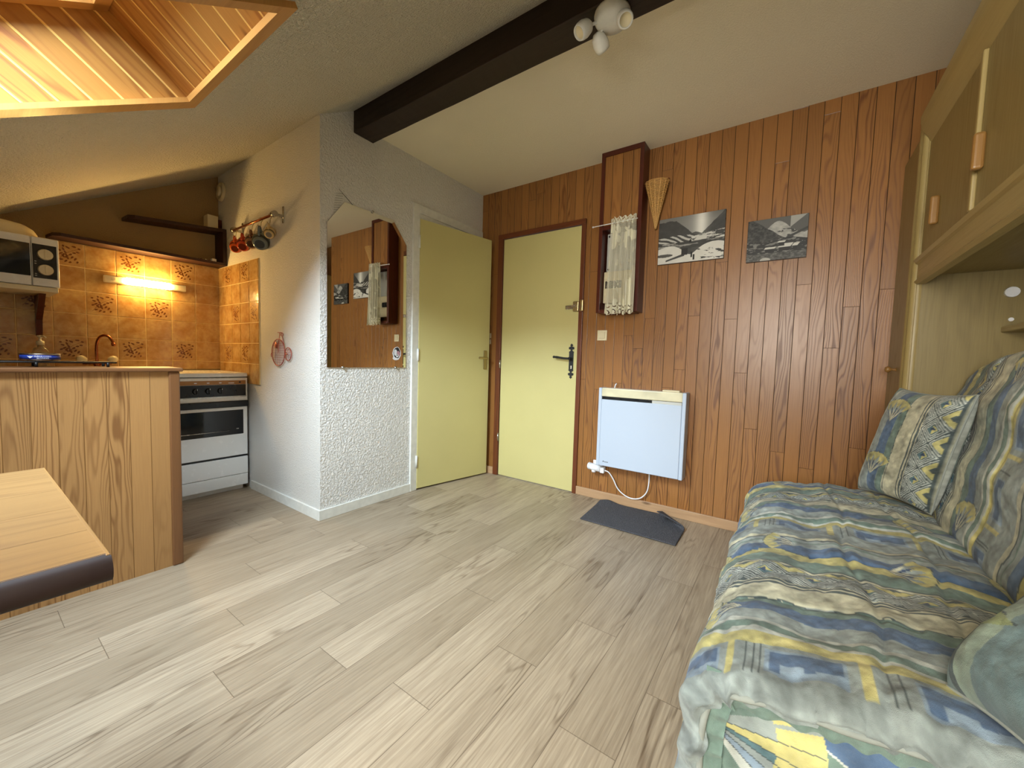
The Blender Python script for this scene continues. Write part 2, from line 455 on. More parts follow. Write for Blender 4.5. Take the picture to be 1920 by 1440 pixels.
bmesh.ops.recalc_face_normals(bm, faces=bm.faces)
struct(build('ceiling', bm, M_SLOPE))
# beam
bm = B(); box(bm, XL-.005, XR, 1.471, 1.612, 2.367, 2.56, 'x', .004)
for v in bm.verts:
    v.co.z += .004*math.sin(v.co.x*9)
bmesh.ops.subdivide_edges(bm, edges=[e for e in bm.edges if abs(e.verts[0].co.x-e.verts[1].co.x) > 1], cuts=60)
for v in bm.verts:
    q = fbm(np.array(v.co.x*6.), np.array(v.co.y*9+v.co.z*7.), 3, 3)-.5
    if v.co.z < 2.4: v.co.z += float(q)*.010
    v.co.y += float(q)*.006
tag(build('ceiling_beam', bm, M_BEAM, origin=(-.6, 1.54, 2.367)), 'thick dark brown rough wooden beam crossing the white ceiling', 'beam')
# skirting boards
bm = B(); box(bm, XL, XL+.012, YC-.012, 1.955, 0, .062, 'y', .002); struct(build('baseboard_left', bm, M_WHITEP))
bm = B(); box(bm, -3.20, XL+.0116, YC-.0116, YC, 0, .0618, 'x', .001); struct(build('baseboard_alcove', bm, M_WHITEP))
bm = B(); box(bm, -1.281, .398, YW-.014, YW, 0, .062, 'x', .003); box(bm, -2.255, -2.083, YW-.014, YW, 0, .062, 'x', .003)
struct(build('baseboard_back', bm, M_BASEPINE))
# ------------------------------------------------------------------ roof window with pine lining
def window(idx, H, D, upd, lining):
    x0, x1, y0, y1 = H
    root = struct(bpy.data.objects.new('window_%d' % idx, None)); C.objects.link(root); root.location = ((x0+x1)/2, y1, zs(y1))
    nrm = Vector((0, -SLOPE, 1)).normalized(); sl = Vector((0, 1, SLOPE)).normalized()
    d = Vector(upd)
    ti, li = .033, .0
    def fr(bm, w, t, z):   # frame around opening lying on the slope
        for (a, b, c, e) in ((x0-.040, x1+.030, y1-.028, y1+.010), (x0-.040, x1+.030, y0-.012, y0+.028), (x0-.040, x0+.034, y0+.028, y1-.028), (x1-.006, x1+.030, y0+.028, y1-.028)):
            prism(bm, [Vector((a, c, zs(c)))-nrm*z, Vector((b, c, zs(c)))-nrm*z, Vector((b, e, zs(e)))-nrm*z, Vector((a, e, zs(e)))-nrm*z], nrm*(z+w))
        uvax(bm, 'x')
    bm = B(); fr(bm, .0, .028, .016)
    # side rails carry grain along the slope
    uv = bm.loops.layers.uv.verify()
    build('window_trim', bm, M_SKYTRIM, root)
    # lining walls swept along d
    a0, a1 = Vector((x0, y0, zs(y0))), Vector((x1, y0, zs(y0))); b0, b1 = Vector((x0, y1, zs(y1))), Vector((x1, y1, zs(y1)))
    dl = Vector((0, -.35, .94))*.25   # lower lining
    bt = D
    pc = Vector((0, .6, .8))
    def wall(P, Q, n1, n2, across, along, nm):
        bm = B()
        c = [P, Q, Q+n2, P+n1]
        quad(bm, c, [(q.dot(across)+5, q.dot(along)+3) for q in c])
        for f in bm.faces: bm.faces.remove(f)
        for v in list(bm.verts): bm.verts.remove(v)
        nn_ = (Q-P).cross(n1).normalized(); mid_ = (P+Q)/2-Vector(((x0+x1)/2, (y0+y1)/2, zs((y0+y1)/2)))
        if nn_.dot(mid_) < 0: nn_ = -nn_
        c = [q-nn_*.002 for q in c]; prism(bm, c, nn_*.010)
        for f in bm.faces:
            for l in f.loops:
                q = l.vert.co; l[bm.loops.layers.uv.verify()].uv = (q.dot(across)+5, q.dot(along)+3)
        build(nm, bm, M_SKYWOOD, root)
    dd = d*D
    # pane plane: parallel to slope, through top end b0+dd ; lower edge at a0+dl projected
    top = b0+dd; nn = nrm
    def onpane(P, dv):
        t = (top-P).dot(nn)/dv.dot(nn); return dv*t
    ld = onpane(a0, Vector((0, -.15, .99)))
    X = Vector((1, 0, 0))
    wall(b0, b1, dd, dd, X, d, 'lining_top')
    wall(a0, a1, ld, ld, X, Vector((0, 0, 1)), 'lining_bottom')
    al = d.normalized(); ac = Vector((0, -al.z, al.y)) if al.y > 0 else Vector((0, al.z, -al.y))
    wall(a0, b0, ld, dd, ac, al, 'lining_side'); wall(a1, b1, ld, dd, ac, al, 'lining_side')
    # sash frame and pane
    bm = B()
    p00, p10, p01, p11 = a0+ld, a1+ld, b0+dd, b1+dd
    for P, Q, s in ((p00, p10, sl), (p01, p11, -sl), (p00, p01, X), (p10, p11, -X)):
        prism(bm, [P-nn*.02, Q-nn*.02, Q-nn*.02+s*.045, P-nn*.02+s*.045], nn*.05)
    uvax(bm, 'y'); build('window_frame', bm, M_SKYTRIM, root)
    bm = B(); quad(bm, [p00+nn*.012, p10+nn*.012, p11+nn*.012, p01+nn*.012]); build('pane', bm, glassm, root)
    return p00, p11
def fnglass():
    m = bpy.data.materials.new('window_glass'); m.use_nodes = True; nt = m.node_tree; nt.nodes.clear()
    o = nt.nodes.new('ShaderNodeOutputMaterial'); mx = nt.nodes.new('ShaderNodeMixShader')
    t = nt.nodes.new('ShaderNodeBsdfTransparent'); g = nt.nodes.new('ShaderNodeBsdfGlossy'); g.inputs['Roughness'].default_value = .02
    fr = nt.nodes.new('ShaderNodeFresnel'); fr.inputs[0].default_value = 1.45
    nt.links.new(fr.outputs[0], mx.inputs[0]); nt.links.new(t.outputs[0], mx.inputs[1]); nt.links.new(g.outputs[0], mx.inputs[2]); nt.links.new(mx.outputs[0], o.inputs[0])
    return m
glassm = fnglass()
window(1, HOLES[0], .30, (0, -.8, .6), True)
# ------------------------------------------------------------------ doors
# entry door (door_1)
d1 = struct(bpy.data.objects.new('door_1', None)); C.objects.link(d1); d1.location = ((DX0+DX1)/2, YW, 0)
bm = B(); box(bm, DX0+.008, DX1-.006, YW-.004, YW+.04, .006, DZ-.006, bev=.002); build('door_leaf', bm, M_YELLOW, d1)
bm = B()
box(bm, -2.081, DX0+.004, YW-.016, YW+.02, 0, DZ+.035, 'z', .003); box(bm, DX1-.002, -1.281, YW-.016, YW+.02, 0, DZ+.035, 'z', .003)
box(bm, -2.081, -1.281, YW-.018, YW+.02, DZ-.002, DZ+.037, 'x', .003)
build('door_frame', bm, M_DARKTRIM, d1)
# black iron handle plate
bm = B(); hx = -1.363; y0 = YW-.004
def plate(pts):
    prism(bm, [(hx+a, y0-.005, z) for a, z in pts], (0, .005, 0))
half = [(.0, .872), (.012, .885), (.004, .892), (.022, .90), (.022, .914), (.006, .918), (.008, .926), (.020, .934), (.018, .944), (.018, 1.066), (.020, 1.076), (.008, 1.084), (.006, 1.092), (.022, 1.096), (.022, 1.110), (.004, 1.118), (.012, 1.125), (0, 1.138)]
plate([(a, z) for a, z in half]+[(-a, z) for a, z in half[::-1][1:-1]])
hp = build('handle_plate', bm, M_BLACKIRON, d1)
bm = B(); cyl(bm, (hx, y0-.004, 1.025), (hx, y0-.045, 1.025), .010); tube(bm, spline([(hx, y0-.045, 1.025), (hx-.04, y0-.05, 1.026), (hx-.09, y0-.05, 1.032), (hx-.125, y0-.048, 1.034)]), [.008]*12+[.009]*4+[.006]*3, 10)
ball(bm, (hx-.125, y0-.048, 1.034), .010)
build('door_handle', bm, M_BLACKIRON, d1)
bm = B(); box(bm, hx-.006, hx+.006, y0-.008, y0-.004, .945, .975, bev=.002); build('keyhole', bm, M_STEEL, d1)
# rim lock
bm = B(); box(bm, -1.355, -1.308, y0-.03, y0, 1.375, 1.45, bev=.006); build('bolt_case', bm, M_BRASS, d1)
bm = B(); box(bm, -1.425, -1.355, y0-.012, y0, 1.395, 1.425, bev=.003); cyl(bm, (-1.335, y0-.03, 1.415), (-1.335, y0-.045, 1.415), .013); build('bolt_knob', bm, M_STEEL, d1)
bm = B(); box(bm, -1.298, -1.272, YW-.036, YW-.012, 1.375, 1.46, bev=.006); build('bolt_keeper', bm, M_BRASS, d1)
bm = B(); cyl(bm, (-2.034, YW-.014, .93), (-2.034, YW-.014, 1.0), .006); cyl(bm, (-2.034, YW-.014, .30), (-2.034, YW-.014, .37), .006); build('hinge', bm, M_STEEL, d1)
# inner door, slightly open (door_2)
d2 = struct(bpy.data.objects.new('door_2', None)); C.objects.link(d2); d2.location = (XL, 2.35, 0)
bm = B()
box(bm, XL-.1, XL+.014, 1.940, 2.0, 0, 2.105, 'z', .003); box(bm, XL-.1, XL+.014, 2.0, 2.712, OZ, 2.105, 'y', .003)
box(bm, XL-.1, XL-.02, 2.0, 2.03, 0, OZ, 'z', .002); box(bm, XL-.1, XL+.006, 2.0, 2.70, 2.010, OZ, 'y', .002); box(bm, XL-.1, XL-.0, 2.69, 2.712, 0, OZ)
build('door_frame', bm, M_WHITEP, d2)
HG = Vector((XL+.018, 1.995, 0)); ea = Vector((-2.125, 2.672, 0)); dr = (ea-HG); dr.z = 0; LL = dr.length; dr.normalize(); dn = Vector((dr.y, -dr.x, 0))
M4 = Matrix(((dr.x, dn.x, 0, HG.x), (dr.y, dn.y, 0, HG.y), (0, 0, 1, 0), (0, 0, 0, 1)))
t = B(); box(t, .003, LL, -.038, 0, .012, 2.004, bev=.0015); bm = B(); merge(bm, t, 0, M4); build('door_leaf', bm, M_YELLOW, d2)
bm = B()
for z in (.22, 1.02, 1.84): cyl(bm, (HG.x+.002, HG.y-.004, z-.045), (HG.x+.002, HG.y-.004, z+.045), .007); 
build('hinge', bm, M_WHITEP, d2)
t = B(); box(t, LL-.065, LL-.030, 0, .008, .915, 1.075, bev=.004); box(t, LL-.052, LL-.044, .008, .04, 1.005, 1.02, bev=.002)
box(t, LL-.14, LL-.044, .03, .042, 1.003, 1.02, bev=.004)
bm = B(); merge(bm, t, 0, M4); build('door_handle', bm, M_BRASS, d2)
# strike plates on the plank jamb
bm = B(); box(bm, -2.168, -2.145, YW-.006, YW, 1.135, 1.175, bev=.002); box(bm, -2.168, -2.145, YW-.006, YW, 1.185, 1.228, bev=.002)
tag(build('door_catch', bm, M_CREAM, origin=(-2.157, YW, 1.18)), 'small cream catch plates on the planks between the two yellow doors', 'catch')
#%%KITCHEN
# ------------------------------------------------------------------ tiles
def tilemat():
    def fn(nt):
        u, v = uvn(nt)
        n = nt.nodes.new('ShaderNodeAttribute'); n.attribute_name = 'rnd'; r = V(nt, n.outputs['Fac'])
        p = pos(nt)
        f = noise(nt, p, 14., 4, .6); g = noise(nt, p, 45., 3)
        col = mix(nt, f.rng(.35, .68), lin((208, 174, 112)), lin((174, 128, 70)))
        col = mix(nt, g.rng(.45, .7, 0, .3), col, lin((150, 100, 56)))
        col = mix(nt, r*.22, col, lin((150, 104, 60)))
        return dict(Base_Color=col, Roughness=.16, Normal=bump(nt, noise(nt, p, 22., 2), .0015))
    return mat('glazed_ochre_tile', fn)
M_GROUT = plain('grout', (240, 212, 150), .7); M_DECOR = plain('brown_leaf_transfer', (110, 64, 30), .25)
def tiles(name, O, U, N, cols, rows, decor, label, wd):
    """O corner, U unit along wall, N normal; cols/rows lists of edges (m)"""
    bm = B(); rn = bm.faces.layers.float.new('rnd'); Z = Vector((0, 0, 1)); rg = random.Random(len(cols))
    O = Vector(O); U = Vector(U); N = Vector(N)
    c = [O+U*cols[0]+Z*rows[0], O+U*cols[-1]+Z*rows[0], O+U*cols[-1]+Z*rows[-1], O+U*cols[0]+Z*rows[-1]]
    prism(bm, c, N*.006, 1)
    for i in range(len(cols)-1):
        for j in range(len(rows)-1):
            a, b, e, f = cols[i]+.0018, cols[i+1]-.0018, rows[j]+.0018, rows[j+1]-.0018
            r = rg.random(); b0 = .0022
            q = [O+U*a+Z*e, O+U*b+Z*e, O+U*b+Z*f, O+U*a+Z*f]; q2 = [O+U*(a+b0)+Z*(e+b0), O+U*(b-b0)+Z*(e+b0), O+U*(b-b0)+Z*(f-b0), O+U*(a+b0)+Z*(f-b0)]
            tl = [bm.verts.new(x+N*.0062) for x in q]; th = [bm.verts.new(x+N*.0085) for x in q2]
            fs = [bm.faces.new(th)]
            for k_ in range(4): fs.append(bm.faces.new((tl[k_], tl[(k_+1) % 4], th[(k_+1) % 4], th[k_])))
            for x in fs: x[rn] = r
            if (i, j) in decor:
                cu, cz = (a+b)/2, (e+f)/2; s = .13
                def leaf(u, z, ang, ln, wdt):
                    pts = []
                    for k_ in range(8):
                        t = 2*PI*k_/8; lx = math.cos(t)*ln/2; ly = math.sin(t)*wdt/2*(1-.3*math.cos(t))
                        pts.append(O+U*(u+lx*math.cos(ang)-ly*math.sin(ang))+Z*(z+lx*math.sin(ang)+ly*math.cos(ang))+N*.0088)
                    fc = bm.faces.new([bm.verts.new(p) for p in pts]); fc.material_index = 2
                def stem(p, q):
                    d = Vector((q[0]-p[0], q[1]-p[1])); n_ = Vector((-d.y, d.x)).normalized()*.0008
                    fc = bm.faces.new([bm.verts.new(O+U*u+Z*z+N*.0087) for u, z in ((p[0]-n_.x, p[1]-n_.y), (q[0]-n_.x, q[1]-n_.y), (q[0]+n_.x, q[1]+n_.y), (p[0]+n_.x, p[1]+n_.y))]); fc.material_index = 2
                g = random.Random(5)
                main = [(-.045, -.05), (-.028, -.025), (-.012, -.002), (.008, .015), (.035, .032), (.055, .040)]
                for p_, q_ in zip(main, main[1:]): stem((cu+wd*p_[0], cz+p_[1]), (cu+wd*q_[0], cz+q_[1]))
                for (bx, bz, an, ln) in ((-.04, .02, .3, .02), (-.02, .03, 1.0, .02), (.0, .045, .4, .024), (.03, .055, -.2, .022), (-.045, -.01, 2.6, .018), (-.03, .0, 2.2, .02), (-.012, .012, 1.4, .02), (.012, -.002, -.6, .02), (.03, .012, -.3, .018), (.048, .02, .1, .018), (.02, -.02, -1.2, .02), (.035, -.03, -.8, .022), (.045, -.05, -1.2, .016), (.0, -.028, -1.7, .018), (-.01, -.05, -.9, .02), (-.03, -.042, 2.9, .018), (-.05, .04, .2, .014), (.055, .045, .6, .016), (.01, -.055, -.4, .016), (-.02, .052, .9, .014)):
                    leaf(cu+wd*bx*.9, cz+bz*.9, an+g.uniform(-.3, .3), ln*.95, .0098)
                for k_ in range(6): leaf(cu+wd*(-.012+.009*math.cos(k_*PI/3)), cz-.012+.009*math.sin(k_*PI/3), k_*PI/3, .013, .009)
    return tag(build(name, bm, [tilemat(), M_GROUT, M_DECOR], origin=c[0]), label, 'tiles')
rows = [.86, .923, 1.070, 1.217, 1.364, 1.511, 1.658]
cols = [.0, .161]+[.161+.1443*k for k in range(1, 15)]
dec = {(c, 5) for c in (1, 3, 5, 7, 9)} | {(c, 1) for c in (1, 3, 5, 7, 9)} | {(c, 3) for c in (2, 4, 6, 8, 10)}
tiles('wall_tiles', (XK, YC, 0), (0, -1, 0), (1, 0, 0), cols, rows, dec, 'glazed ochre wall tiles with brown sprigs behind the sink and strip light', -1)
cols2 = [0, .098, .248, .398, .548, .698]
rows2 = [.773, .920, 1.067, 1.214, 1.361, 1.508, 1.655]
tiles('wall_tiles', (XK+.009, YC, 0), (1, 0, 0), (0, -1, 0), cols2, rows2, {(1, 5), (3, 5), (2, 3), (4, 3), (1, 1), (3, 1)}, 'narrow panel of glazed ochre tiles on the white side wall above the cooker', 1)
# ------------------------------------------------------------------ partition
p = thing('partition', 'low light wooden plank partition topped by a narrow board beside the kitchen', 'partition', (XP-.08, -.3, 0))
bm = B()
t = bmesh.new(); t.loops.layers.uv.new('UVMap')
bmesh.ops.create_cube(t, size=1, matrix=Matrix.Translation((XP-.05, (.572+YR)/2, .452)) @ Matrix.Diagonal((.10, .572-YR, .904, 1)))
uvax(t, 'z', (0, 6.75-.503, 0)); merge(bm, t); build('plank_panel', bm, M_PARTWOOD, p)
bm = B(); box(bm, XP-.115, XP+.010, .566, .606, 0, .904, 'z', .006, seg=3); build('end_post', bm, M_EDGETRIM, p)
bm = B(); box(bm, XP-.17, XP+.020, YR, .616, .904, .921, 'y', .005, seg=3); build('top_board', bm, M_EDGETRIM, p)
# ------------------------------------------------------------------ kitchen base unit, worktop, sink tap
k = thing('kitchen_unit', 'kitchen base unit with brown worktop under the ochre tiles, left of the cooker', 'kitchen unit', (-3.48, -.3, 0))
bm = B(); box(bm, XK+.002, -3.20, YR, .64, .1, .84); build('carcass', bm, M_EDGETRIM, k)
bm = B(); box(bm, XK+.009, -3.17, YR, .648, .84, .872, 'y', .004); build('worktop', bm, M_EDGETRIM, k)
bm = B()
for y in (.04, -.56, -1.16): box(bm, -3.20, -3.182, y+.01, y+.59, .12, .83, bev=.003)
build('door', bm, M_PARTWOOD, k)
bm = B(); box(bm, -3.66, -3.26, .12, .62, .870, .876, bev=.003); build('sink', bm, M_STEEL, k)
tp = thing('sink_tap', 'curved bronze swan neck tap with two cream handles behind the partition', 'tap', (-3.64, .54, .872))
bm = B(); cyl(bm, (-3.64, .545, .872), (-3.64, .545, .91), .016)
pts = [(-3.64, .545, .90), (-3.64, .543, .97), (-3.635, .545, 1.03), (-3.62, .555, 1.068), (-3.60, .573, 1.083), (-3.58, .59, 1.076), (-3.565, .603, 1.05), (-3.56, .607, 1.03)]
tube(bm, spline(pts), .0075, 10); cyl(bm, (-3.56, .607, 1.034), (-3.556, .609, 1.016), .011, .010)
cyl(bm, (-3.64, .48, .905), (-3.64, .61, .905), .010)
build('spout', bm, M_BRONZE, tp)
for s, nm in ((-1, 'tap_handle'), (1, 'tap_handle')):
    bm = B(); c_ = Vector((-3.635, .545+s*.052, .915)); ax = Vector((.35, s*.6, .45)).normalized()
    lathe(bm, [(0, 0), (.012, .0), (.02, .008), (.024, .022), (.020, .040), (.010, .048), (0, .049)], c_, ax, 8)
    build(nm, bm, M_CREAM, tp)
# soap bottle
sb = thing('soap_bottle', 'clear pump bottle with cream top behind the blue ashtray', 'bottle', (-3.50, .30, .872))
bm = B(); lathe(bm, [(0, 0), (.030, 0), (.034, .01), (.034, .09), (.028, .115), (.012, .128), (.012, .14), (0, .14)], (-3.50, .30, .872))
mclear = mat('clear_liquid_soap', Base_Color=(.72, .66, .50), Roughness=.08, Transmission_Weight=.85, IOR=1.4)
build('bottle_body', bm, mclear, sb)
bm = B(); lathe(bm, [(0, .136), (.016, .136), (.016, .158), (.006, .162), (.005, .178), (.011, .18), (.011, .190), (0, .192)], (-3.50, .30, .872))
tube(bm, [(-3.50, .30, 1.058), (-3.475, .312, 1.058), (-3.462, .318, 1.052)], .004); build('pump', bm, M_CREAM, sb)
# low rack on the partition board with the ashtray on it
tr = thing('hob_rack', 'low black metal rack standing on the partition top behind the ashtray', 'rack', (-2.40, .16, .921))
bm = B()
for x in (-2.45, -2.36): tube(bm, [(x, -.12, .940), (x, .41, .940)], .0035)
for y in (-.12, .03, .19, .30, .41): tube(bm, [(-2.45, y, .940), (-2.36, y, .940)], .003)
build('grate', bm, M_BLACKIRON, tr)
for x in (-2.45, -2.36):
    for y in (-.10, .19, .385):
        bm = B(); cyl(bm, (x, y, .9215), (x, y, .940), .005, n=10); build('foot', bm, M_BLACKIRON, tr)
A0 = Vector((-2.405, .205, .944))
ash = thing('ashtray', 'round tin ashtray with a blue band and white lettering on the low rack', 'ashtray', A0)
R_ = .052
bm = B(); lathe(bm, [(0, 0), (R_-.006, 0), (R_, .003), (R_, .0245), (R_+.003, .027), (R_-.002, .029), (R_-.006, .026), (R_-.008, .006), (0, .005)], A0, n=48)
build('bowl', bm, M_STEEL, ash)
M_BLUE = plain('blue_print', (34, 60, 150), .35, var=.03); M_WPRINT = plain('white_print', (232, 234, 238), .4, var=.02)
bm = B(); lathe(bm, [(R_+.0003, .0065), (R_+.0005, .0065), (R_+.0005, .0225), (R_+.0003, .0225)], A0, n=48); build('blue_band', bm, M_BLUE, ash)
def textmesh(s, size, width=None):
    cu = bpy.data.curves.new('t', 'FONT'); cu.body = s; cu.size = size; cu.align_x = 'CENTER'; cu.align_y = 'CENTER'; cu.resolution_u = 3
    o = bpy.data.objects.new('t', cu); C.objects.link(o); dg = bpy.context.evaluated_depsgraph_get(); dg.update()
    me = bpy.data.meshes.new_from_object(o.evaluated_get(dg)); bpy.data.objects.remove(o); bpy.data.curves.remove(cu)
    t = bmesh.new(); t.from_mesh(me); bpy.data.meshes.remove(me); t.loops.layers.uv.verify()
    if width:
        w0 = max(v.co.x for v in t.verts)-min(v.co.x for v in t.verts)
        for v in t.verts: v.co.x *= width/w0
    return t
faceang = math.atan2(-A0.y, -A0.x)     # towards the room
bm = B()
for s, sz, wdt, zz, aa in (('GAULOISES', .0075, .044, .0175, .12), ('BLONDES', .0058, .030, .0108, .12)):
    t = textmesh(s, sz, wdt); bmesh.ops.subdivide_edges(t, edges=t.edges[:], cuts=1)
    for v in t.verts:
        a = faceang+aa+v.co.x/R_; v.co = Vector((A0.x+math.cos(a)*(R_+.0012), A0.y+math.sin(a)*(R_+.0012), A0.z+zz+v.co.y))
    merge(bm, t)
# white winged badge
for dx, sgn in ((0, -1), (0, 1)):
    pts = [(0, -.0045), (sgn*.006, .001), (sgn*.008, .0055), (sgn*.003, .003), (0, .005)]
    vs = []
    for u_, z_ in pts:
        a = faceang-.50+u_/R_; vs.append(bm.verts.new((A0.x+math.cos(a)*(R_+.0012), A0.y+math.sin(a)*(R_+.0012), A0.z+.0145+z_)))
    bm.faces.new(vs)
build('lettering', bm, M_WPRINT, ash)
# ------------------------------------------------------------------ cooker
ck = thing('cooker', 'white freestanding electric cooker with dark oven window and brown control band', 'cooker', (-3.48, .95, 0))
XS = -3.223; Y0, Y1 = .66, 1.240
bm = B(); box(bm, -3.74, XS-.012, Y0, Y1, .045, .82, bev=.004); box(bm, -3.70, XS-.04, Y0+.02, Y1-.02, 0, .05, mi=0); build('body', bm, M_ENAMEL, ck)
bm = B(); box(bm, -3.74, XS-.02, Y0+.004, Y1-.004, .812, .826); build('shadow_gap', bm, M_BLACK, ck)
bm = B(); box(bm, -3.745, XS+.006, Y0-.004, Y1+.002, .824, .853, bev=.008, seg=3); build('lid', bm, M_ENAMEL, ck)
bm = B(); box(bm, XS-.012, XS+.004, Y0, Y1, .655, .818, bev=.003); build('control_frame', bm, M_ENAMEL, ck)
bm = B(); box(bm, XS+.002, XS+.007, Y0+.012, Y1-.012, .772, .800, bev=.001); build('brown_band', bm, M_BROWNBAND, ck)
bm = B(); box(bm, XS+.002, XS+.0075, Y0+.012, Y1-.012, .690, .770, bev=.001); build('control_panel', bm, M_BLACK, ck)
bm = B(); box(bm, XS+.002, XS+.006, Y0+.008, Y1-.008, .682, .688); build('chrome_strip', bm, M_STEEL, ck)
for i, y in enumerate((1.075, 1.005, .935, .79, .72)):
    kn = B(); cyl(kn, (XS+.007, y, .730), (XS+.024, y, .730), .021, .018, 20); box(kn, XS+.020, XS+.031, y-.005, y+.005, .712, .750, bev=.002)
    ko = build('knob', kn, M_BLACK, ck)
    m_ = B(); box(m_, XS+.0308, XS+.0318, y-.0012, y+.0012, .738, .749); build('knob_mark', m_, M_WPRINT, ko)
for a, b, c_, e in ((1.065, 1.079, .782, .788), (.995, 1.009, .782, .788), (.925, .939, .782, .788), (1.12, 1.155, .780, .785)):
    bm = B(); box(bm, XS+.0068, XS+.0078, a, b, c_, e); build('printed_mark', bm, M_WPRINT, ck)
bm = B(); cyl(bm, (XS+.006, 1.190, .787), (XS+.010, 1.190, .787), .006); build('pilot_light', bm, M_BLACK, ck)
bm = B(); box(bm, XS-.008, XS+.016, Y0+.002, Y1+.002, .612, .655, bev=.006, seg=3); build('oven_handle', bm, M_BLACK, ck)
od = B(); box(od, XS-.012, XS+.006, Y0+.002, Y1-.002, .260, .612, bev=.005, seg=3); odo = build('oven_door', od, M_ENAMEL, ck)
bm = B(); box(bm, XS+.005, XS+.008, Y0+.03, Y1-.030, .415, .590, bev=.0025); build('oven_window', bm, M_DARKGLASS, odo)
bm = B(); tube(bm, [(XS+.0105, Y0+.06, .445), (XS+.0105, Y1-.12, .445)], .003); box(bm, XS+.008, XS+.0095, Y1-.075, Y1-.060, .452, .458); build('window_print', bm, M_STEEL, odo)
bm = B(); box(bm, -3.6, XS-.006, Y0+.004, Y1-.004, .246, .262); build('shadow_gap', bm, M_BLACK, ck)
bm = B(); box(bm, XS-.012, XS+.006, Y0+.002, Y1-.002, .122, .246, bev=.003); build('drawer_front', bm, M_ENAMEL, ck)
bm = B(); box(bm, XS-.012, XS+.003, Y0+.002, Y1-.002, .038, .119, bev=.003); build('plinth', bm, M_ENAMEL, ck)
bm = B(); box(bm, -3.72, XS-.012, Y1-.004, Y1+.003, .05, .80); build('side_seal', bm, M_BLACK, ck)
# ------------------------------------------------------------------ strip light
sl = thing('strip_light', 'short white strip light glowing warm yellow on the ochre tiles', 'light', (-3.72, .82, 1.46))
bm = B(); box(bm, XK+.009, -3.725, .60, 1.035, 1.436, 1.484, bev=.006); build('housing', bm, M_CREAM, sl)
bm = B(); box(bm, -3.727, -3.715, .602, .700, 1.438, 1.482, bev=.005); cyl(bm, (-3.716, .645, 1.462), (-3.709, .645, 1.462), .010); build('switch_end', bm, M_CREAM, sl)
bm = B(); box(bm, -3.727, -3.715, .945, 1.033, 1.438, 1.482, bev=.005); build('end_cap', bm, M_CREAM, sl)
me_ = bpy.data.materials.new('glowing_diffuser'); me_.use_nodes = True; b_ = me_.node_tree.nodes['Principled BSDF']
b_.inputs['Base Color'].default_value = (.9, .8, .6, 1); b_.inputs['Emission Color'].default_value = (1, .62, .2, 1); b_.inputs['Emission Strength'].default_value = 60
bm = B(); box(bm, -3.727, -3.702, .700, .945, 1.437, 1.483, bev=.008, seg=3); build('diffuser', bm, me_, sl)
# ------------------------------------------------------------------ dark corner shelf
sh = thing('corner_shelf', 'dark brown two-board shelf above the tiles, open at its left', 'shelf', (-3.68, 1.25, 1.66))
XSF = -3.598
bm = B(); prism(bm, [(XK+.002, .36, 1.660), (XSF-.03, .375, 1.660), (XSF, .405, 1.660), (XSF, YC-.002, 1.660), (XK+.002, YC-.002, 1.660)], (0, 0, .019)); uvax(bm, 'y'); build('shelf_board', bm, M_SHELFDARK, sh)
bm = B(); prism(bm, [(XK+.002, .70, 1.862), (XSF-.03, .705, 1.862), (XSF, .735, 1.862), (XSF, YC-.004, 1.914), (XK+.002, YC-.004, 1.914)], (0, 0, .022)); uvax(bm, 'y'); build('upper_board', bm, M_SHELFDARK, sh)
bm = B(); box(bm, XK+.002, XSF, YC-.028, YC-.003, 1.679, 1.920, 'z', .002); build('upright', bm, M_SHELFDARK, sh)
bm = B(); box(bm, -3.745, -3.66, 1.155, 1.222, 1.935, 2.035, bev=.003); tag(build('white_box', bm, M_CREAM, origin=(-3.70, 1.19, 1.935)), 'cream box standing on the upper dark shelf board in the corner', 'box')
bm = B(); box(bm, -3.66, -3.635, 1.170, 1.200, 1.680, 1.705, bev=.002); tag(build('matchbox', bm, M_WHITEP, origin=(-3.65, 1.18, 1.679)), 'tiny white box on the lower dark shelf near the wall', 'box')
bm = B(); ball(bm, (-3.65, 1.135, 1.689), .009); tag(build('bottle_cap', bm, M_STEEL, origin=(-3.65, 1.135, 1.68)), 'small shiny bead beside the tiny white box on the lower shelf', 'trinket')
bm = B(); ball(bm, (-3.645, 1.105, 1.686), .006); ball(bm, (-3.645, 1.09, 1.686), .005); tag(build('bead', bm, M_MAHOG, origin=(-3.65, 1.10, 1.68)), 'pair of tiny brown beads left of the shiny bead on the lower shelf', 'trinket')
# vent
vt = thing('air_vent', 'round cream air vent high on the kitchen side wall by the corner', 'vent', (-3.70, YC, 2.235))
bm = B(); lathe(bm, [(.070, 0), (.070, .012), (.060, .020), (.052, .018), (.050, .006), (0, .006)], (-3.685, YC, 2.235), (0, -1, 0)); build('ring', bm, M_CREAM, vt)
bm = B(); lathe(bm, [(.0, .010), (.036, .012), (.036, .022), (.030, .028), (0, .030)], (-3.685, YC, 2.235), (0, -1, 0)); build('disc', bm, M_CREAM, vt)
bm = B(); cyl(bm, (-3.70, YC-.012, 1.96), (-3.70, YC-.012, 2.02), .014); tag(build('pipe_stub', bm, M_MAHOG, origin=(-3.70, YC, 1.96)), 'short brown pipe end on the side wall above the dark shelf corner', 'pipe')
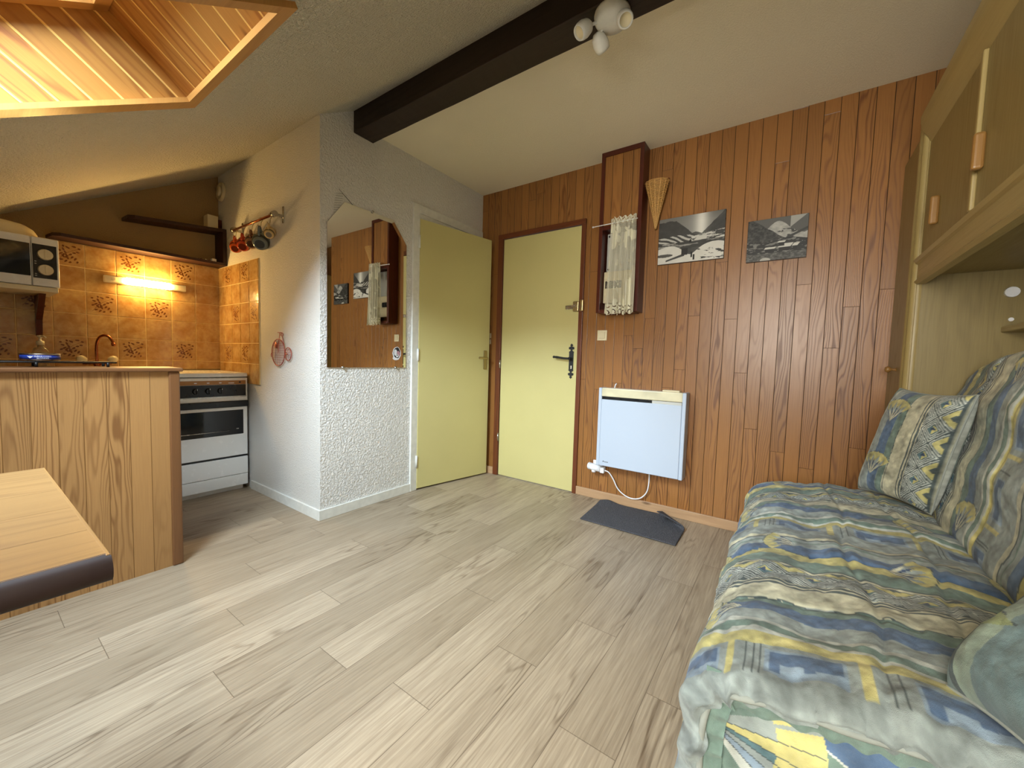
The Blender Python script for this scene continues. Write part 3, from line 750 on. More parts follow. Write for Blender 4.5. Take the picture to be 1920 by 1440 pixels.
# ------------------------------------------------------------------ microwave, its shelf and cover
mw = thing('microwave', 'white microwave oven with dark door and two round dials', 'microwave', (-3.57, .15, 1.328))
XF = -3.40; z0, z1, ya, yb = 1.330, 1.598, -.085, .374
bm = B(); box(bm, -3.74, XF-.02, ya, yb, z0, z1, bev=.006); build('body', bm, M_ENAMEL, mw)
bm = B(); box(bm, XF-.02, XF, ya, .271, z0+.002, z1-.002, bev=.005); dd_ = build('door', bm, M_ENAMEL, mw)
bm = B(); box(bm, XF-.002, XF+.002, ya+.03, .268, z0+.052, z1-.042, bev=.001); build('door_window', bm, M_DARKGLASS, dd_)
bm = B(); box(bm, XF-.02, XF, .274, yb-.001, z0+.002, z1-.002, bev=.005); build('control_front', bm, M_ENAMEL, mw)
bm = B(); box(bm, XF-.002, XF+.002, .277, yb-.010, z0+.045, z1-.04, bev=.001); cpn = build('control_panel', bm, M_BLACK, mw)
for z in (1.505, 1.422):
    bm = B(); cyl(bm, (XF+.002, .322, z), (XF+.018, .322, z), .030, .026, 28); box(bm, XF+.016, XF+.021, .319, .325, z-.022, z+.022, bev=.001)
    build('dial', bm, M_CREAM, mw)
for z in (1.462, 1.45, 1.395, 1.385):
    bm = B(); box(bm, XF+.0015, XF+.0026, .283, .290, z, z+.004); build('printed_mark', bm, M_GREYPL, mw)
mwsh = thing('microwave_shelf', 'cream wall shelf with a dark wooden bracket carrying the microwave', 'shelf', (-3.6, .15, 1.30))
bm = B(); box(bm, XK+.009, XF+.004, -.15, .366, 1.303, 1.329, 'y', .003); build('shelf_board', bm, M_CREAM, mwsh)
for y in (.305, -.08):
    bm = B(); prism(bm, [(XK+.0095, y, 1.303), (XF-.12, y, 1.303), (XF-.14, y, 1.285), (XK+.05, y, 1.16), (XK+.032, y, 1.075), (XK+.0095, y, 1.065)], (0, .026, 0)); uvax(bm, 'z'); build('bracket', bm, M_MAHOG, mwsh)
bm = B()
lathe(bm, [(.150, 0), (.152, .006), (.148, .03), (.135, .054), (.11, .071), (.07, .080), (.02, .083), (0, .083)], (-3.58, .165, 1.5985), n=40)
tag(build('microwave_cover', bm, M_CREAM, origin=(-3.58, .165, 1.598)), 'cream domed plate cover lying on top of the microwave', 'cover')
# ------------------------------------------------------------------ mug rail
rl = thing('mug_rail', 'slim metal rail with hooks on the kitchen side wall', 'rail', (-2.97, YC, 1.87))
bm = B(); tube(bm, [(-3.345, 1.2, 1.87), (-2.70, 1.2, 1.87)], .0075, 12); build('rod', bm, M_BRONZE, rl)
for x in (-3.31, -2.702):
    bm = B(); box(bm, x-.010, x+.010, YC-.006, YC, 1.83, 1.935, bev=.003); box(bm, x-.008, x+.008, 1.195, YC-.004, 1.862, 1.880, bev=.003); cyl(bm, (x-.016, 1.2, 1.872), (x+.016, 1.2, 1.872), .018, n=18); build('bracket', bm, M_STEEL, rl)
def hook(x, L):
    bm = B(); pts = [(x, 1.2+.010*math.sin(a), 1.87+.010*math.cos(a)) for a in np.linspace(-2.4, 1.5, 8)]
    pts = [(x, 1.2-.011, 1.868), (x, 1.2-.006, 1.880), (x, 1.2+.007, 1.880), (x, 1.2+.010, 1.866), (x, 1.2+.002, 1.85), (x, 1.2, 1.83-L), (x, 1.2-.006, 1.818-L), (x, 1.2-.014, 1.818-L), (x, 1.2-.018, 1.83-L)]
    tube(bm, spline(pts, 4), .0017, 6); build('hook', bm, M_BRASS, rl)
MP = [(-3.275, 'glossy orange mug hanging leftmost on the rail', (206, 92, 38), 1.), (-3.15, 'red orange mug hanging second from the left on the rail', (196, 70, 34), 1.05),
      (-3.015, 'brown taupe mug hanging between the red orange and blue grey mugs', (140, 96, 66), 1.05), (-2.885, 'large blue grey mug hanging right of the taupe mug', (104, 112, 110), 1.3),
      (-2.755, 'small cream cup hanging at the right end of the rail', (206, 176, 120), .8)]
def mug(x, lab, rgb, s):
    m = plain('glaze_%s_%s' % rgb[:2], rgb, .12, var=.04); mi_ = plain('glaze_in_%s_%s' % rgb[:2], tuple(int(c*.55) for c in rgb), .2)
    ax = Vector((-.62, .42, .50)).normalized()      # opening direction; the foot faces the room
    # handle on the upper side
    up = (Vector((0, 0, 1))-ax*ax.z).normalized()
    R0, Hh = .043*s, .080*s
    hookz = 1.812
    c0 = Vector((x, 1.19, hookz))-up*(R0+.026*s)-ax*(Hh*.5)
    root = thing('mug', lab, 'mug', c0, 'mugs on the rail')
    bm = B(); lathe(bm, [(R0*.50, .003), (R0*.56, 0), (R0*.62, .001), (R0*.80, .014*s), (R0*.96, .036*s), (R0, Hh), (R0*.95, Hh+.001), (R0*.92, Hh)], c0, ax, 28)
    build('mug_body', bm, m, root)
    bm = B(); lathe(bm, [(R0*.93, Hh), (R0*.92, .03*s), (R0*.8, .014*s), (0, .008*s)], c0, ax, 28); lathe(bm, [(0, .003), (R0*.50, .003)], c0, ax, 28); build('mug_inside', bm, mi_, root)
    bm = B(); hp = [c0+ax*(Hh*.82)+up*(R0*.97), c0+ax*(Hh*.80)+up*(R0+.018*s), c0+ax*(Hh*.62)+up*(R0+.030*s), c0+ax*(Hh*.38)+up*(R0+.028*s), c0+ax*(Hh*.22)+up*(R0+.012*s), c0+ax*(Hh*.2)+up*(R0*.93)]
    tube(bm, spline(hp, 4), .0055*s, 8); build('mug_handle', bm, m, root)
for a in MP: mug(*a)
for x in (-3.275, -3.15, -3.015, -2.885, -2.755): hook(x, 0.0)
# bicycle wire ornament
bc = thing('bicycle_ornament', 'copper wire penny-farthing bicycle ornament on the side wall', 'ornament', (-2.74, YC, 1.0))
bm = B(); yb_ = 1.246
def circ(cx, cz, r, n=36): return [(cx+r*math.cos(2*PI*i/n), yb_, cz+r*math.sin(2*PI*i/n)) for i in range(n)]
tube(bm, circ(-2.76, 1.006, .088), .0028, 6, True); tube(bm, circ(-2.628, .997, .042), .0026, 6, True)
for cx, cz, r in ((-2.76, 1.006, .088), (-2.628, .997, .042)):
    st = .0155
    for q in np.arange(-r+st/2, r, st):
        hgt = math.sqrt(r*r-q*q); tube(bm, [(cx+q, yb_, cz-hgt), (cx+q, yb_, cz+hgt)], .0009, 4); tube(bm, [(cx-hgt, yb_+.001, cz+q), (cx+hgt, yb_+.001, cz+q)], .0009, 4)
tube(bm, spline([(-2.76, yb_, 1.006), (-2.757, yb_, 1.06), (-2.74, yb_, 1.115), (-2.735, yb_, 1.135)]), .0022, 6)
tube(bm, [(-2.765, yb_, 1.137), (-2.705, yb_, 1.133)], .0028, 6)
tube(bm, spline([(-2.735, yb_, 1.12), (-2.71, yb_, 1.115), (-2.69, yb_, 1.08), (-2.675, yb_, 1.03), (-2.665, yb_, 1.0), (-2.628, yb_, .997)]), .0022, 6)
tube(bm, spline([(-2.72, yb_, 1.118), (-2.712, yb_, 1.13), (-2.695, yb_, 1.128), (-2.697, yb_, 1.112)]), .002, 6)
tube(bm, spline([(-2.84, yb_, .99), (-2.855, yb_, .978), (-2.862, yb_, .99), (-2.855, yb_, 1.0)]), .0018, 6)
build('wire_frame', bm, M_COPPER, bc)
bm = B(); lathe(bm, [(0, .0), (.020, .001), (.020, .003), (0, .004)], (-2.785, yb_, 1.055), (0, -1, 0), 16); build('leaf_plate', bm, M_COPPER, bc)
#%%MIRROR
# ------------------------------------------------------------------ mirror
mr = thing('wall_mirror', 'tall mirror with angled top corners hanging on the white plaster wall', 'mirror', (XL, 1.6, .925))
out = [(1.303, .925), (1.894, .925), (1.878, 1.791), (1.766, 1.927), (1.408, 1.918), (1.294, 1.770)]
out = [(1.298, .925), (1.888, .925), (1.884, 1.785), (1.768, 1.927), (1.408, 1.927), (1.298, 1.775)]
cx_, cz_ = 1.59, 1.42
def inset(P, d):
    n = len(P); r = []
    for i in range(n):
        a, b, c = Vector(P[i-1]), Vector(P[i]), Vector(P[(i+1) % n])
        d1, d2 = (b-a).normalized(), (c-b).normalized(); n1, n2 = Vector((-d1.y, d1.x)), Vector((-d2.y, d2.x))
        m_ = (n1+n2); m_ = m_/(m_.dot(n1)); r.append(tuple(b+m_*d))
    return r
inn = inset(out, .026); inn[0] = (inn[0][0], .9251); inn[1] = (inn[1][0], .9251)
bm = B()
o0 = [bm.verts.new((XL+.004, a, b)) for a, b in out]; o1 = [bm.verts.new((XL+.006, a, b)) for a, b in out]; i1 = [bm.verts.new((XL+.0070, a, b)) for a, b in inn]
for i in range(6):
    j = (i+1) % 6; f = bm.faces.new((o0[i], o0[j], o1[j], o1[i])); f.material_index = 1
    bm.faces.new((o1[i], o1[j], i1[j], i1[i]))
bm.faces.new(i1); f = bm.faces.new(o0[::-1]); f.material_index = 1
bmesh.ops.recalc_face_normals(bm, faces=bm.faces)
build('glass', bm, [M_MIRROR, M_DARKTRIM], mr)
for (y, z) in ((1.401, .924), (1.800, .924), (1.603, 1.930)):
    bm = B(); cyl(bm, (XL, y, z-.001), (XL+.010, y, z-.001), .005, n=14); lathe(bm, [(0, .016), (.007, .014), (.009, .010), (.007, .008), (0, .008)], (XL, y, z), (1, 0, 0), 16); build('clip', bm, M_STEEL, mr)
# cartoonless dog-head sticker on the glass
bm = B(); xg = XL+.0074
def disc(cy, cz, ry, rz, x, mi, n=18, wob=0):
    vs = [bm.verts.new((x, cy+ry*math.cos(2*PI*i/n)*(1+wob*math.sin(i*2.3)), cz+rz*math.sin(2*PI*i/n)*(1+wob*math.cos(i*1.7)))) for i in range(n)]
    f = bm.faces.new(vs); f.material_index = mi
    f.normal_update()
    if f.normal.x < 0: f.normal_flip()
disc(1.808, 1.024, .036, .046, xg, 0, wob=.05); disc(1.809, 1.028, .028, .038, xg+.0003, 1, wob=.06); disc(1.797, 1.030, .013, .022, xg+.0006, 0); disc(1.820, 1.022, .014, .020, xg+.0006, 2)
disc(1.811, 1.008, .012, .012, xg+.0009, 0); disc(1.811, 1.012, .005, .004, xg+.0012, 1); disc(1.80, .990, .026, .014, xg+.0002, 0)
build('sticker', bm, [M_WPRINT, M_MARK, plain('sticker_pink', (196, 150, 160), .5)], mr)['label'] = 'small black and white animal sticker'
# notes tucked behind the mirror
bm = B(); xx = XL+.0018
quad(bm, [(xx, 1.335, 1.80), (xx, 1.345, 1.925), (xx, 1.385, 1.985), (xx, 1.49, 1.91)])
pp = build('tucked_note', bm, M_FINE, origin=(XL, 1.40, 1.9)); 
bm = B()
for q in range(9):
    a = Vector((xx+.0006, 1.337+.002*q, 1.845+.0145*q)); b = a+Vector((0, .035+.002*q, .012)); tube(bm, [a, b], .0007, 4)
tube(bm, [(xx+.001, 1.372, 1.992), (xx+.001, 1.485, 1.915)], .0010, 4); tube(bm, [(xx+.001, 1.395, 1.975), (xx+.001, 1.475, 1.92)], .0010, 4)
bm2 = build('pen_lines', bm, M_MARK, pp)
tag(pp, 'white note with pen lines tucked behind the top left of the mirror', 'note')
# ------------------------------------------------------------------ wall box with lace curtain
eb = thing('meter_box', 'tall wooden wall box holding grey electric panels, left of the pictures', 'cabinet', (-.99, YW, 1.35))
bx0, bx1, by = -1.132, -.844, 2.6
bm = B()
box(bm, bx0, bx0+.026, by, YW, 1.345, ZC, 'z', .002); box(bm, bx1-.026, bx1, by, YW, 1.345, ZC, 'z', .002)
box(bm, bx0+.024, bx1-.024, by, YW, 1.340, 1.366, 'x', .002); box(bm, bx0+.024, bx1-.024, by, YW, ZC-.03, ZC, 'x', .002); box(bm, bx0+.024, bx1-.024, by+.004, YW-.01, 1.905, 1.930, 'x', .002)
build('box_frame', bm, M_MAHOG, eb)
bm = B(); t = B(); box(t, bx0+.026, bx1-.026, by+.010, by+.022, 1.93, ZC-.03); uvax(t, 'z', (3.451+.018, 0, 0)); merge(bm, t); build('plank_front', bm, M_WALLWOOD, eb)
bm = B(); box(bm, bx0+.035, bx1-.035, YW-.05, YW, 1.635, 1.895, bev=.006); build('meter_plate', bm, M_GREYPL, eb)
bm = B(); box(bm, bx0+.030, bx1-.03, YW-.075, YW, 1.415, 1.630, bev=.006); box(bm, bx0+.036, bx1-.04, YW-.080, YW-.07, 1.575, 1.62, bev=.004); box(bm, bx0+.036, bx1-.04, YW-.080, YW-.07, 1.43, 1.50, bev=.004); fb = build('breaker_box', bm, M_CREAM, eb)
bm = B()
for i in range(6): box(bm, bx0+.052+i*.018, bx0+.064+i*.018, YW-.086, YW-.074, 1.525, 1.555, bev=.002)
box(bm, bx0+.045, bx0+.16, YW-.077, YW-.0745, 1.515, 1.565); build('breaker_switch', bm, M_BLACK, fb)
for z in (1.875, 1.65):
    bm = B(); ball(bm, (bx0+.052, YW-.052, z), .007); build('screw', bm, M_BLACK, eb)
# lace curtain
cr = thing('lace_curtain', 'short white crochet lace curtain gathered on a thin rod over the wooden box', 'curtain', (-.99, 2.57, 1.93))
bm = B(); tube(bm, [(-1.165, 2.578, 1.928), (-.86, 2.578, 1.936)], .0035, 8); ball(bm, (-1.167, 2.578, 1.928), .006); build('curtain_rod', bm, M_WHITEPL, cr)
nu, nv = 210, 330
U_, V_ = np.meshgrid(np.linspace(0, 1, nu), np.linspace(0, 1, nv), indexing='ij')
xa = -1.032+U_*.168-.020*V_*(1-U_)+.012*V_*U_+.006*np.sin(U_*37)*V_; zt = 1.955; zb = 1.322+.004*np.sin(U_*25)
yy = 2.566+.019*np.sin(U_*2*PI*5+.8*np.sin(V_*3))*(.6+.4*V_)+.003*np.sin(U_*70)-.012*V_
zz = zt+(zb-zt)*V_+.008*np.abs(np.sin(U_*30))*(V_ < .01)
P_ = np.stack([xa, yy, zz], -1)
o = gridmesh('lace', P_, None, mat('cotton_lace', Base_Color=lin((226, 222, 200)), Roughness=.85), cr)
bm = bmesh.new(); bm.from_mesh(o.data); bm.faces.ensure_lookup_table()
u = (np.arange((nu-1)*(nv-1))//(nv-1)); v = (np.arange((nu-1)*(nv-1)) % (nv-1))
uu = u/nu*.46; vv = v/nv*.633          # cloth metres
net = ((u % 3) > 0) & ((v % 3) > 0)
flower = fbm(uu*14, vv*14, 2, 3) > .57
cell = ((uu*22) % 1-.5)**2+((vv*22) % 1-.5)**2
hole = net & ~flower & (vv > .03) & (vv < .56) | ((cell > .05) & (cell < .12) & (vv > .57) & (vv < .622)) | ((vv <= .03) & (cell > .1) & (cell < .16))
scal = vv > .618+.012*np.abs(np.sin(uu*22*PI))
bmesh.ops.delete(bm, geom=[f for f, h in zip(bm.faces, (hole | scal)) if h], context='FACES')
bm.to_mesh(o.data); bm.free()
# ------------------------------------------------------------------ wicker cone
wc = thing('wicker_cone', 'pointed wicker cone basket hanging on the planks beside the wooden box', 'basket', (-.78, YW, 2.05))
M_WICK = plain('woven_wicker', (196, 150, 84), .6, var=.15, sc=120)
bm = B(); base = Vector((-.775, YW-.035, 1.885)); top = Vector((-.768, YW-.075, 2.165)); n = 36; rows_ = 40
rows2_ = []
for j in range(rows_+1):
    t = j/rows_; c_ = base.lerp(top, t); r = .004+.068*t**1.08
    rows2_.append([c_+Vector((math.cos(2*PI*i/n)*r*(1+.05*math.sin(i*PI/1.5+ (j % 2)*PI)), math.sin(2*PI*i/n)*r*.72, 0))*1. for i in range(n)])
for j in range(0, rows_+1): tube(bm, rows2_[j], .0030, 5, True)
for i in range(0, n, 3): tube(bm, [rows2_[j][i] for j in range(0, rows_+1, 1)], .0036, 5)
build('woven_cone', bm, M_WICK, wc)
bm = B(); tube(bm, spline([(-.735, YW-.03, 2.16), (-.722, YW-.02, 2.19), (-.712, YW-.012, 2.20)]), .003); cyl(bm, (-.712, YW-.016, 2.2), (-.712, YW, 2.2), .004); build('hanging_loop', bm, M_DARKTRIM, wc)
# ------------------------------------------------------------------ pictures
def pic(name, x0, x1, z0, z1, fn, label):
    r = thing(name, label, 'picture', ((x0+x1)/2, YW, (z0+z1)/2), 'black and white mountain prints')
    bm = B(); box(bm, x0, x1, YW-.020, YW, z0, z1, bev=.001); build('canvas', bm, M_BLACK, r)
    nu = 230; nv = int(nu*(z1-z0)/(x1-x0)); U, W_ = np.meshgrid(np.linspace(0, 1, nu), np.linspace(0, 1, nv), indexing='ij')
    g = np.clip(fn(U, W_), 0, 1); g = g**2.2
    col = np.stack([g*1.0, g*.985, g*.90], -1)
    P = np.stack([x0+.001+U*(x1-x0-.002), np.full_like(U, YW-.0206), z0+.001+W_*(z1-z0-.002)], -1)
    def mf(nt):
        n = nt.nodes.new('ShaderNodeAttribute'); n.attribute_name = 'Col'
        return dict(Base_Color=V(nt, n.outputs['Color']), Roughness=.5)
    gridmesh('print', P, col, mat('monochrome_print', mf), r)
def p1(u, v):
    sky = .42+.25*v*0+.35*np.exp(-((u-.66)/.10)**2)+.12*np.exp(-((u-.6)/.3)**2)-.15*np.clip(v-.85, 0, 1)*4*(u-.1)
    L = .93-np.clip(u-.27, 0, 1)*1.15-.05*np.abs(u-.15)+.03*(fbm(u*20, v*0, 1)-.5)
    Rr = .56+np.clip(u-.66, 0, 1)*1.35+.04*(fbm(u*18, v*0, 5)-.5); Rr = np.where(u > .52, Rr, .2)
    mid = .58+.05*np.sin(u*14)*np.exp(-((u-.6)/.12)**2)
    g = sky
    g = np.where(v < mid, .30+.1*np.exp(-((u-.67)/.06)**2), g)
    g = np.where((v < L), .20+.08*fbm(u*12, v*12, 2), g); g = np.where(v < Rr, .20+.10*fbm(u*9-v*6, v*9, 4)+.12*np.exp(-((u-.68)/.08)**2), g)
    st = np.sin((v*1.0+u*.62)*70+6*fbm(u*5, v*5, 8))
    g = np.where((v < .60-.1*np.abs(u-.3)) & (v > .42) & (u < .55) & (st > .1), .72, g)
    st2 = fbm(u*9-v*8, v*34, 9)
    g = np.where((v < .56+.18*(u-.66)) & (v > .42) & (u > .5) & (st2 > .48), .78, g)
    g = np.where((v < .44) & (v > .30), .18+.1*fbm(u*8, v*30, 6)+.35*(fbm(u*5, v*40, 7) > .60), g)
    snow = .78+.1*fbm(u*6, v*6, 3)
    edge = .33+.05*np.sin(u*9)
    g = np.where(v < edge-.10*np.exp(-((u-.5)/.12)**2)*1.2, snow, g)
    g = np.where((v < .22) & (v > .14) & (u < .24) & (((u-.1)/.14)**2+((v-.18)/.035)**2 < 1), .30, g)
    g = np.where((np.abs(v-(.06+.36*(u-.13))) < .018*(u > .13)*(u < .42)*(1+2*(u-.13))), .25, g)
    g = np.where((u > .375) & (u < .47) & (v > .155) & (v < .30), .13, g)
    g = np.where((u > .6) & (v < .26) & (fbm(u*12+v*10, v*36, 12) > .60), .22, g)
    for a, b in ((.53, .16), (.565, .10)): g = np.where((np.abs(u-a) < .012) & (v > b-.07) & (v < b+.05), .06, g)
    g = np.where((np.abs(u-.505) < .018) & (v > .41) & (v < .49-np.abs(u-.505)*2), .08, g)
    return g
def p2(u, v):
    sky = .30+.05*v
    g = sky
    peak = .55+.35*np.exp(-((u-.52)/.24)**2)+.03*fbm(u*14, v*0, 2)
    g = np.where(v < peak, .62+.25*(fbm(u*16, v*22, 3)-.4), g)
    g = np.where((v < peak) & (fbm(u*11+v*4, v*15, 4) > .56) & (v < .72), .22, g)
    lf = .98-.9*np.clip(u-.08, 0, 1)+.05*fbm(u*9, v*0, 6)
    g = np.where(v < lf, .16+.35*(fbm(u*26, v*26, 7)-.3), g)
    g = np.where((v > 1.02-.5*(1-u)*2+.0) & (u > .72) & (v > .5), .62, g)
    g = np.where((v < .40+.55*(u-.62)) & (u > .66) & (v > .42), .66+.2*(fbm(u*20, v*20, 5)-.5), g)
    g = np.where((v > .44+.55*(u-.62)) & (v < .5+.55*(u-.62)) & (u > .66), .22, g)
    g = np.where(v < .47-.04*np.sin(u*7), .15+.32*(fbm(u*14, v*42, 9) > .58), g)
    for (a, b, c, d) in ((.53, .74, .285, .37), (.76, .85, .29, .36), (.30, .48, .27, .31), (.52, .64, .40, .44)):
        sh = (v-c)*.6
        g = np.where((u-sh > a) & (u-sh < b) & (v > c) & (v < d), .80, g)
        g = np.where((u > a+.02) & (u < b) & (v > c-.085) & (v <= c), .08, g)
    g = np.where(v < .17, .26+.4*(fbm(u*30, v*30, 10)-.35), g)
    g = np.where((((u-.33)/.09)**2+((v-.01)/.06)**2 < 1), .7, g)
    return g
pic('mountain_picture', -.755, -.369, 1.651, 1.940, p1, 'larger black and white print of a sunlit snowy valley on planks')
pic('mountain_picture', -.250, .034, 1.608, 1.842, p2, 'smaller black and white print of a snowy mountain village, nearer the wardrobe')
# ------------------------------------------------------------------ switch, heater, cable, plug
sw = thing('light_switch', 'square cream light switch on the planks right of the entry door', 'switch', (-1.124, YW, 1.197))
bm = B(); box(bm, -1.161, -1.088, YW-.008, YW, 1.160, 1.234, bev=.003); build('plate', bm, M_CREAM, sw)
bm = B(); box(bm, -1.146, -1.103, YW-.013, YW-.006, 1.175, 1.219, bev=.002); build('rocker', bm, M_CREAM, sw)
ht = thing('electric_heater', 'white electric panel heater mounted low on the plank wall', 'heater', (-.8, YW, .28))
hx0, hx1, hz0, hz1, hy = -1.084, -.515, .278, .828, 2.605
bm = B(); box(bm, hx0, hx1, hy+.012, YW-.012, hz0, hz1-.002, bev=.004); build('casing', bm, M_ENAMEL, ht)
bm = B(); box(bm, hx0+.02, hx1-.02, hy, hy+.02, hz1-.060, hz1, bev=.006, seg=3); build('top_rail', bm, M_STAIN, ht)
bm = B(); box(bm, hx0+.022, hx1-.022, hy+.008, hy+.014, hz1-.082, hz1-.058); build('outlet_slot', bm, M_BLACK, ht)
bm = B(); box(bm, -.72, hx1-.024, hy+.004, hy+.010, hz1-.080, hz1-.062); build('slot_cover', bm, M_GREYPL, ht)
bm = B()
t = B(); box(t, hx0+.022, hx1-.022, hy-.002, hy+.014, hz0+.004, hz1-.080, bev=.004, seg=3); merge(bm, t); build('front_panel', bm, M_HEAT, ht)
for a, b in ((hx0-.002, hx0+.022), (hx1-.022, hx1+.002)):
    bm = B(); box(bm, a, b, hy-.001, YW-.02, hz0, hz1, bev=.006, seg=3); build('side_strip', bm, M_HEAT, ht)
bm = B(); prism(bm, [(hx0+.046, hy-.003, hz0+.034), (hx0+.054, hy-.003, hz0+.042), (hx0+.060, hy-.003, hz0+.034)], (0, .002, 0))
for q in range(5): box(bm, hx0+.062+q*.0055, hx0+.0655+q*.0055, hy-.003, hy-.001, hz0+.032, hz0+.037)
build('maker_mark', bm, M_MARK, ht)
bm = B(); box(bm, -.665, -.56, YW-.09, YW-.03, hz1-.002, hz1+.010, bev=.003); build('control_flap', bm, M_CREAM, ht)
bm = B(); tube(bm, [(-1.005, YW-.03, hz1-.004), (-.999, YW-.03, hz1+.02), (-.992, YW-.03, hz1+.03)], .004); build('bracket_tip', bm, M_WHITEPL, ht)
pg = thing('plug_timer', 'white plug adapter in the wall socket at the heater lower left corner', 'plug', (-1.11, YW, .24))
bm = B(); box(bm, -1.15, -1.08, YW-.012, YW, .215, .285, bev=.004); build('socket_plate', bm, M_WHITEPL, pg)
bm = B(); cyl(bm, (-1.165, YW-.045, .245), (-1.075, YW-.045, .236), .026, .024, 20); ball(bm, (-1.165, YW-.045, .245), .026, .5, 1, 1); cyl(bm, (-1.128, YW-.045, .222), (-1.128, YW-.045, .205), .017, .015); build('adapter', bm, M_WHITEPL, pg)
bm = B(); box(bm, -1.075, -1.045, YW-.065, YW-.027, .212, .255, bev=.005); build('plug', bm, M_WHITEPL, pg)
bm = B(); tube(bm, spline([(-1.047, YW-.045, .232), (-1.015, YW-.043, .222), (-.985, YW-.035, .18), (-.95, YW-.028, .115), (-.90, YW-.026, .078), (-.845, YW-.026, .066), (-.79, YW-.026, .082), (-.75, YW-.028, .13), (-.735, YW-.035, .20), (-.732, YW-.05, .283)], 8), .0042, 8)
tag(build('heater_cord', bm, M_WHITEPL, origin=(-.85, YW-.03, .07)), 'white cord looping down from the heater to the plug adapter', 'cord')
# ------------------------------------------------------------------ door mat with a folded corner
def matfn(nt):
    p = pos(nt); n = noise(nt, p, 260., 3, .7); v = voro(nt, p, 180.)
    return dict(Base_Color=mix(nt, n.rng(.35, .7), lin((44, 46, 52)), lin((112, 112, 118))), Roughness=.95, Normal=bump(nt, n+v, .004))
M_MAT = mat('grey_ribbed_carpet', matfn)
nu, nv = 90, 60
U_, W_ = np.meshgrid(np.linspace(0, 1, nu), np.linspace(0, 1, nv), indexing='ij')
cA, cB, cC, cD = [np.array(c) for c in ((-1.040, 2.281), (-.462, 2.272), (-.470, 2.700), (-1.066, 2.668))]
XY = (cA*((1-U_)*(1-W_))[..., None]+cB*(U_*(1-W_))[..., None]+cC*(U_*W_)[..., None]+cD*((1-U_)*W_)[..., None])
Z = np.full_like(U_, .008)+.0015*fbm(U_*6, W_*4, 3)
# crease line from (-.652,2.689) to (-.471,2.507): everything beyond is rolled back over
n_ = np.array([.182, .181]); n_ = n_/np.linalg.norm(n_); c0 = np.array([-.652, 2.680])
d = (XY-c0)@n_; rr = .011
m_ = d > 0
th = np.minimum(d/rr, 2.6); dx = rr*np.sin(th); dz = rr*(1-np.cos(th)); ext = np.maximum(d-2.6*rr, 0); dx = dx+ext*math.cos(2.6); dz = dz+ext*math.sin(2.6)*.75
XY = np.where(m_[..., None], XY+n_*(dx-d)[..., None], XY); Z = np.where(m_, Z+dz, Z)
cl = np.exp(-(((U_-.10)/.10)**2+((W_-1.)/.16)**2)); Z = Z+.018*cl
top_ = np.concatenate([XY, Z[..., None]], -1)
o = gridmesh('door_mat', top_, None, M_MAT, None, (-.76, 2.47, 0))
sm = o.modifiers.new('s', 'SOLIDIFY'); sm.thickness = .006; sm.offset = -1
tag(o, 'dark grey doormat with a folded corner on the floor below the heater', 'doormat')
# ------------------------------------------------------------------ ceiling spotlight
cs = thing('ceiling_spotlight', 'white three-lamp ceiling spotlight fixed under the dark beam', 'light', (-.66, 1.54, 2.367))
bx_, by_ = -.650, 1.535
bm = B(); lathe(bm, [(0, .0), (.068, 0), (.070, -.010), (.066, -.030), (.056, -.042), (.02, -.050), (0, -.051)], (bx_, by_, 2.366), n=36); build('ceiling_rose', bm, M_WHITEP, cs)
def spot(c, tgt):
    c = Vector(c); tgt = Vector(tgt).normalized()
    bm = B(); lathe(bm, [(0, -.038), (.014, -.036), (.026, -.022), (.031, 0), (.030, .018), (.026, .030), (.023, .030), (.022, .022)], c, tgt, 24)
    s_ = build('lamp_head', bm, M_WHITEP, cs)
    bm = B(); lathe(bm, [(.022, .022), (.014, .014), (0, .012)], c, tgt, 20); build('bulb', bm, M_CREAM, s_)
    bm = B(); tube(bm, spline([c-tgt*.02, (c-tgt*.03+Vector((bx_, by_, 2.345)))*.5+Vector((0, 0, .004)), (bx_+(c.x-bx_)*.55, by_+(c.y-by_)*.55, 2.335)]), .006, 8); build('arm', bm, M_WHITEP, cs)
spot((-.738, 1.470, 2.300), (-.35, -.45, -.55)); spot((-.590, 1.510, 2.300), (.35, -.45, -.6)); spot((-.708, 1.563, 2.296), (.15, .8, -.5))
#%%TABLE
# ------------------------------------------------------------------ table
tb = thing('dining_table', 'light oak table top with thick dark rounded edges in the near left corner', 'table', (-1.03, -.5, 0))
tx0, tx1, ty0, ty1, tz = -1.349, -.708, -1.10, .114, .73
def tabletop():
    bm = B(); box(bm, tx0, tx1-.014, ty0, ty1-.004, tz-.036, tz, 'y'); return bm
build('table_top', tabletop(), M_TABLE, tb)
bm = B(); n = 10
prof = [(math.cos(a)*.018+tx1-.014, math.sin(a)*.0178+tz-.018) for a in np.linspace(PI/2, -PI/2, n)]
prof = [(tx1-.016, tz+.0003)]+prof+[(tx1-.016, tz-.0363)]
prism(bm, [(a, ty0, b) for a, b in prof], (0, ty1-ty0, 0)); uvax(bm, 'y')
o = build('table_edge', bm, M_TABLEEDGE, tb); autosmooth(o)
bm = B(); box(bm, tx0, tx1-.01, ty1-.0045, ty1, tz-.036, tz+.0004, 'x', .001); build('edge_band', bm, M_TABLE, tb)
for x in (tx0+.05, tx1-.10):
    for y in (ty0+.08, ty1-.22):
        bm = B(); box(bm, x, x+.05, y, y+.05, 0, tz-.036, 'z', .004); build('leg', bm, M_TABLEEDGE, tb)
bm = B(); box(bm, tx0+.05, tx1-.05, ty0+.08, ty1-.17, tz-.10, tz-.036, 'x'); build('apron', bm, M_TABLEEDGE, tb)
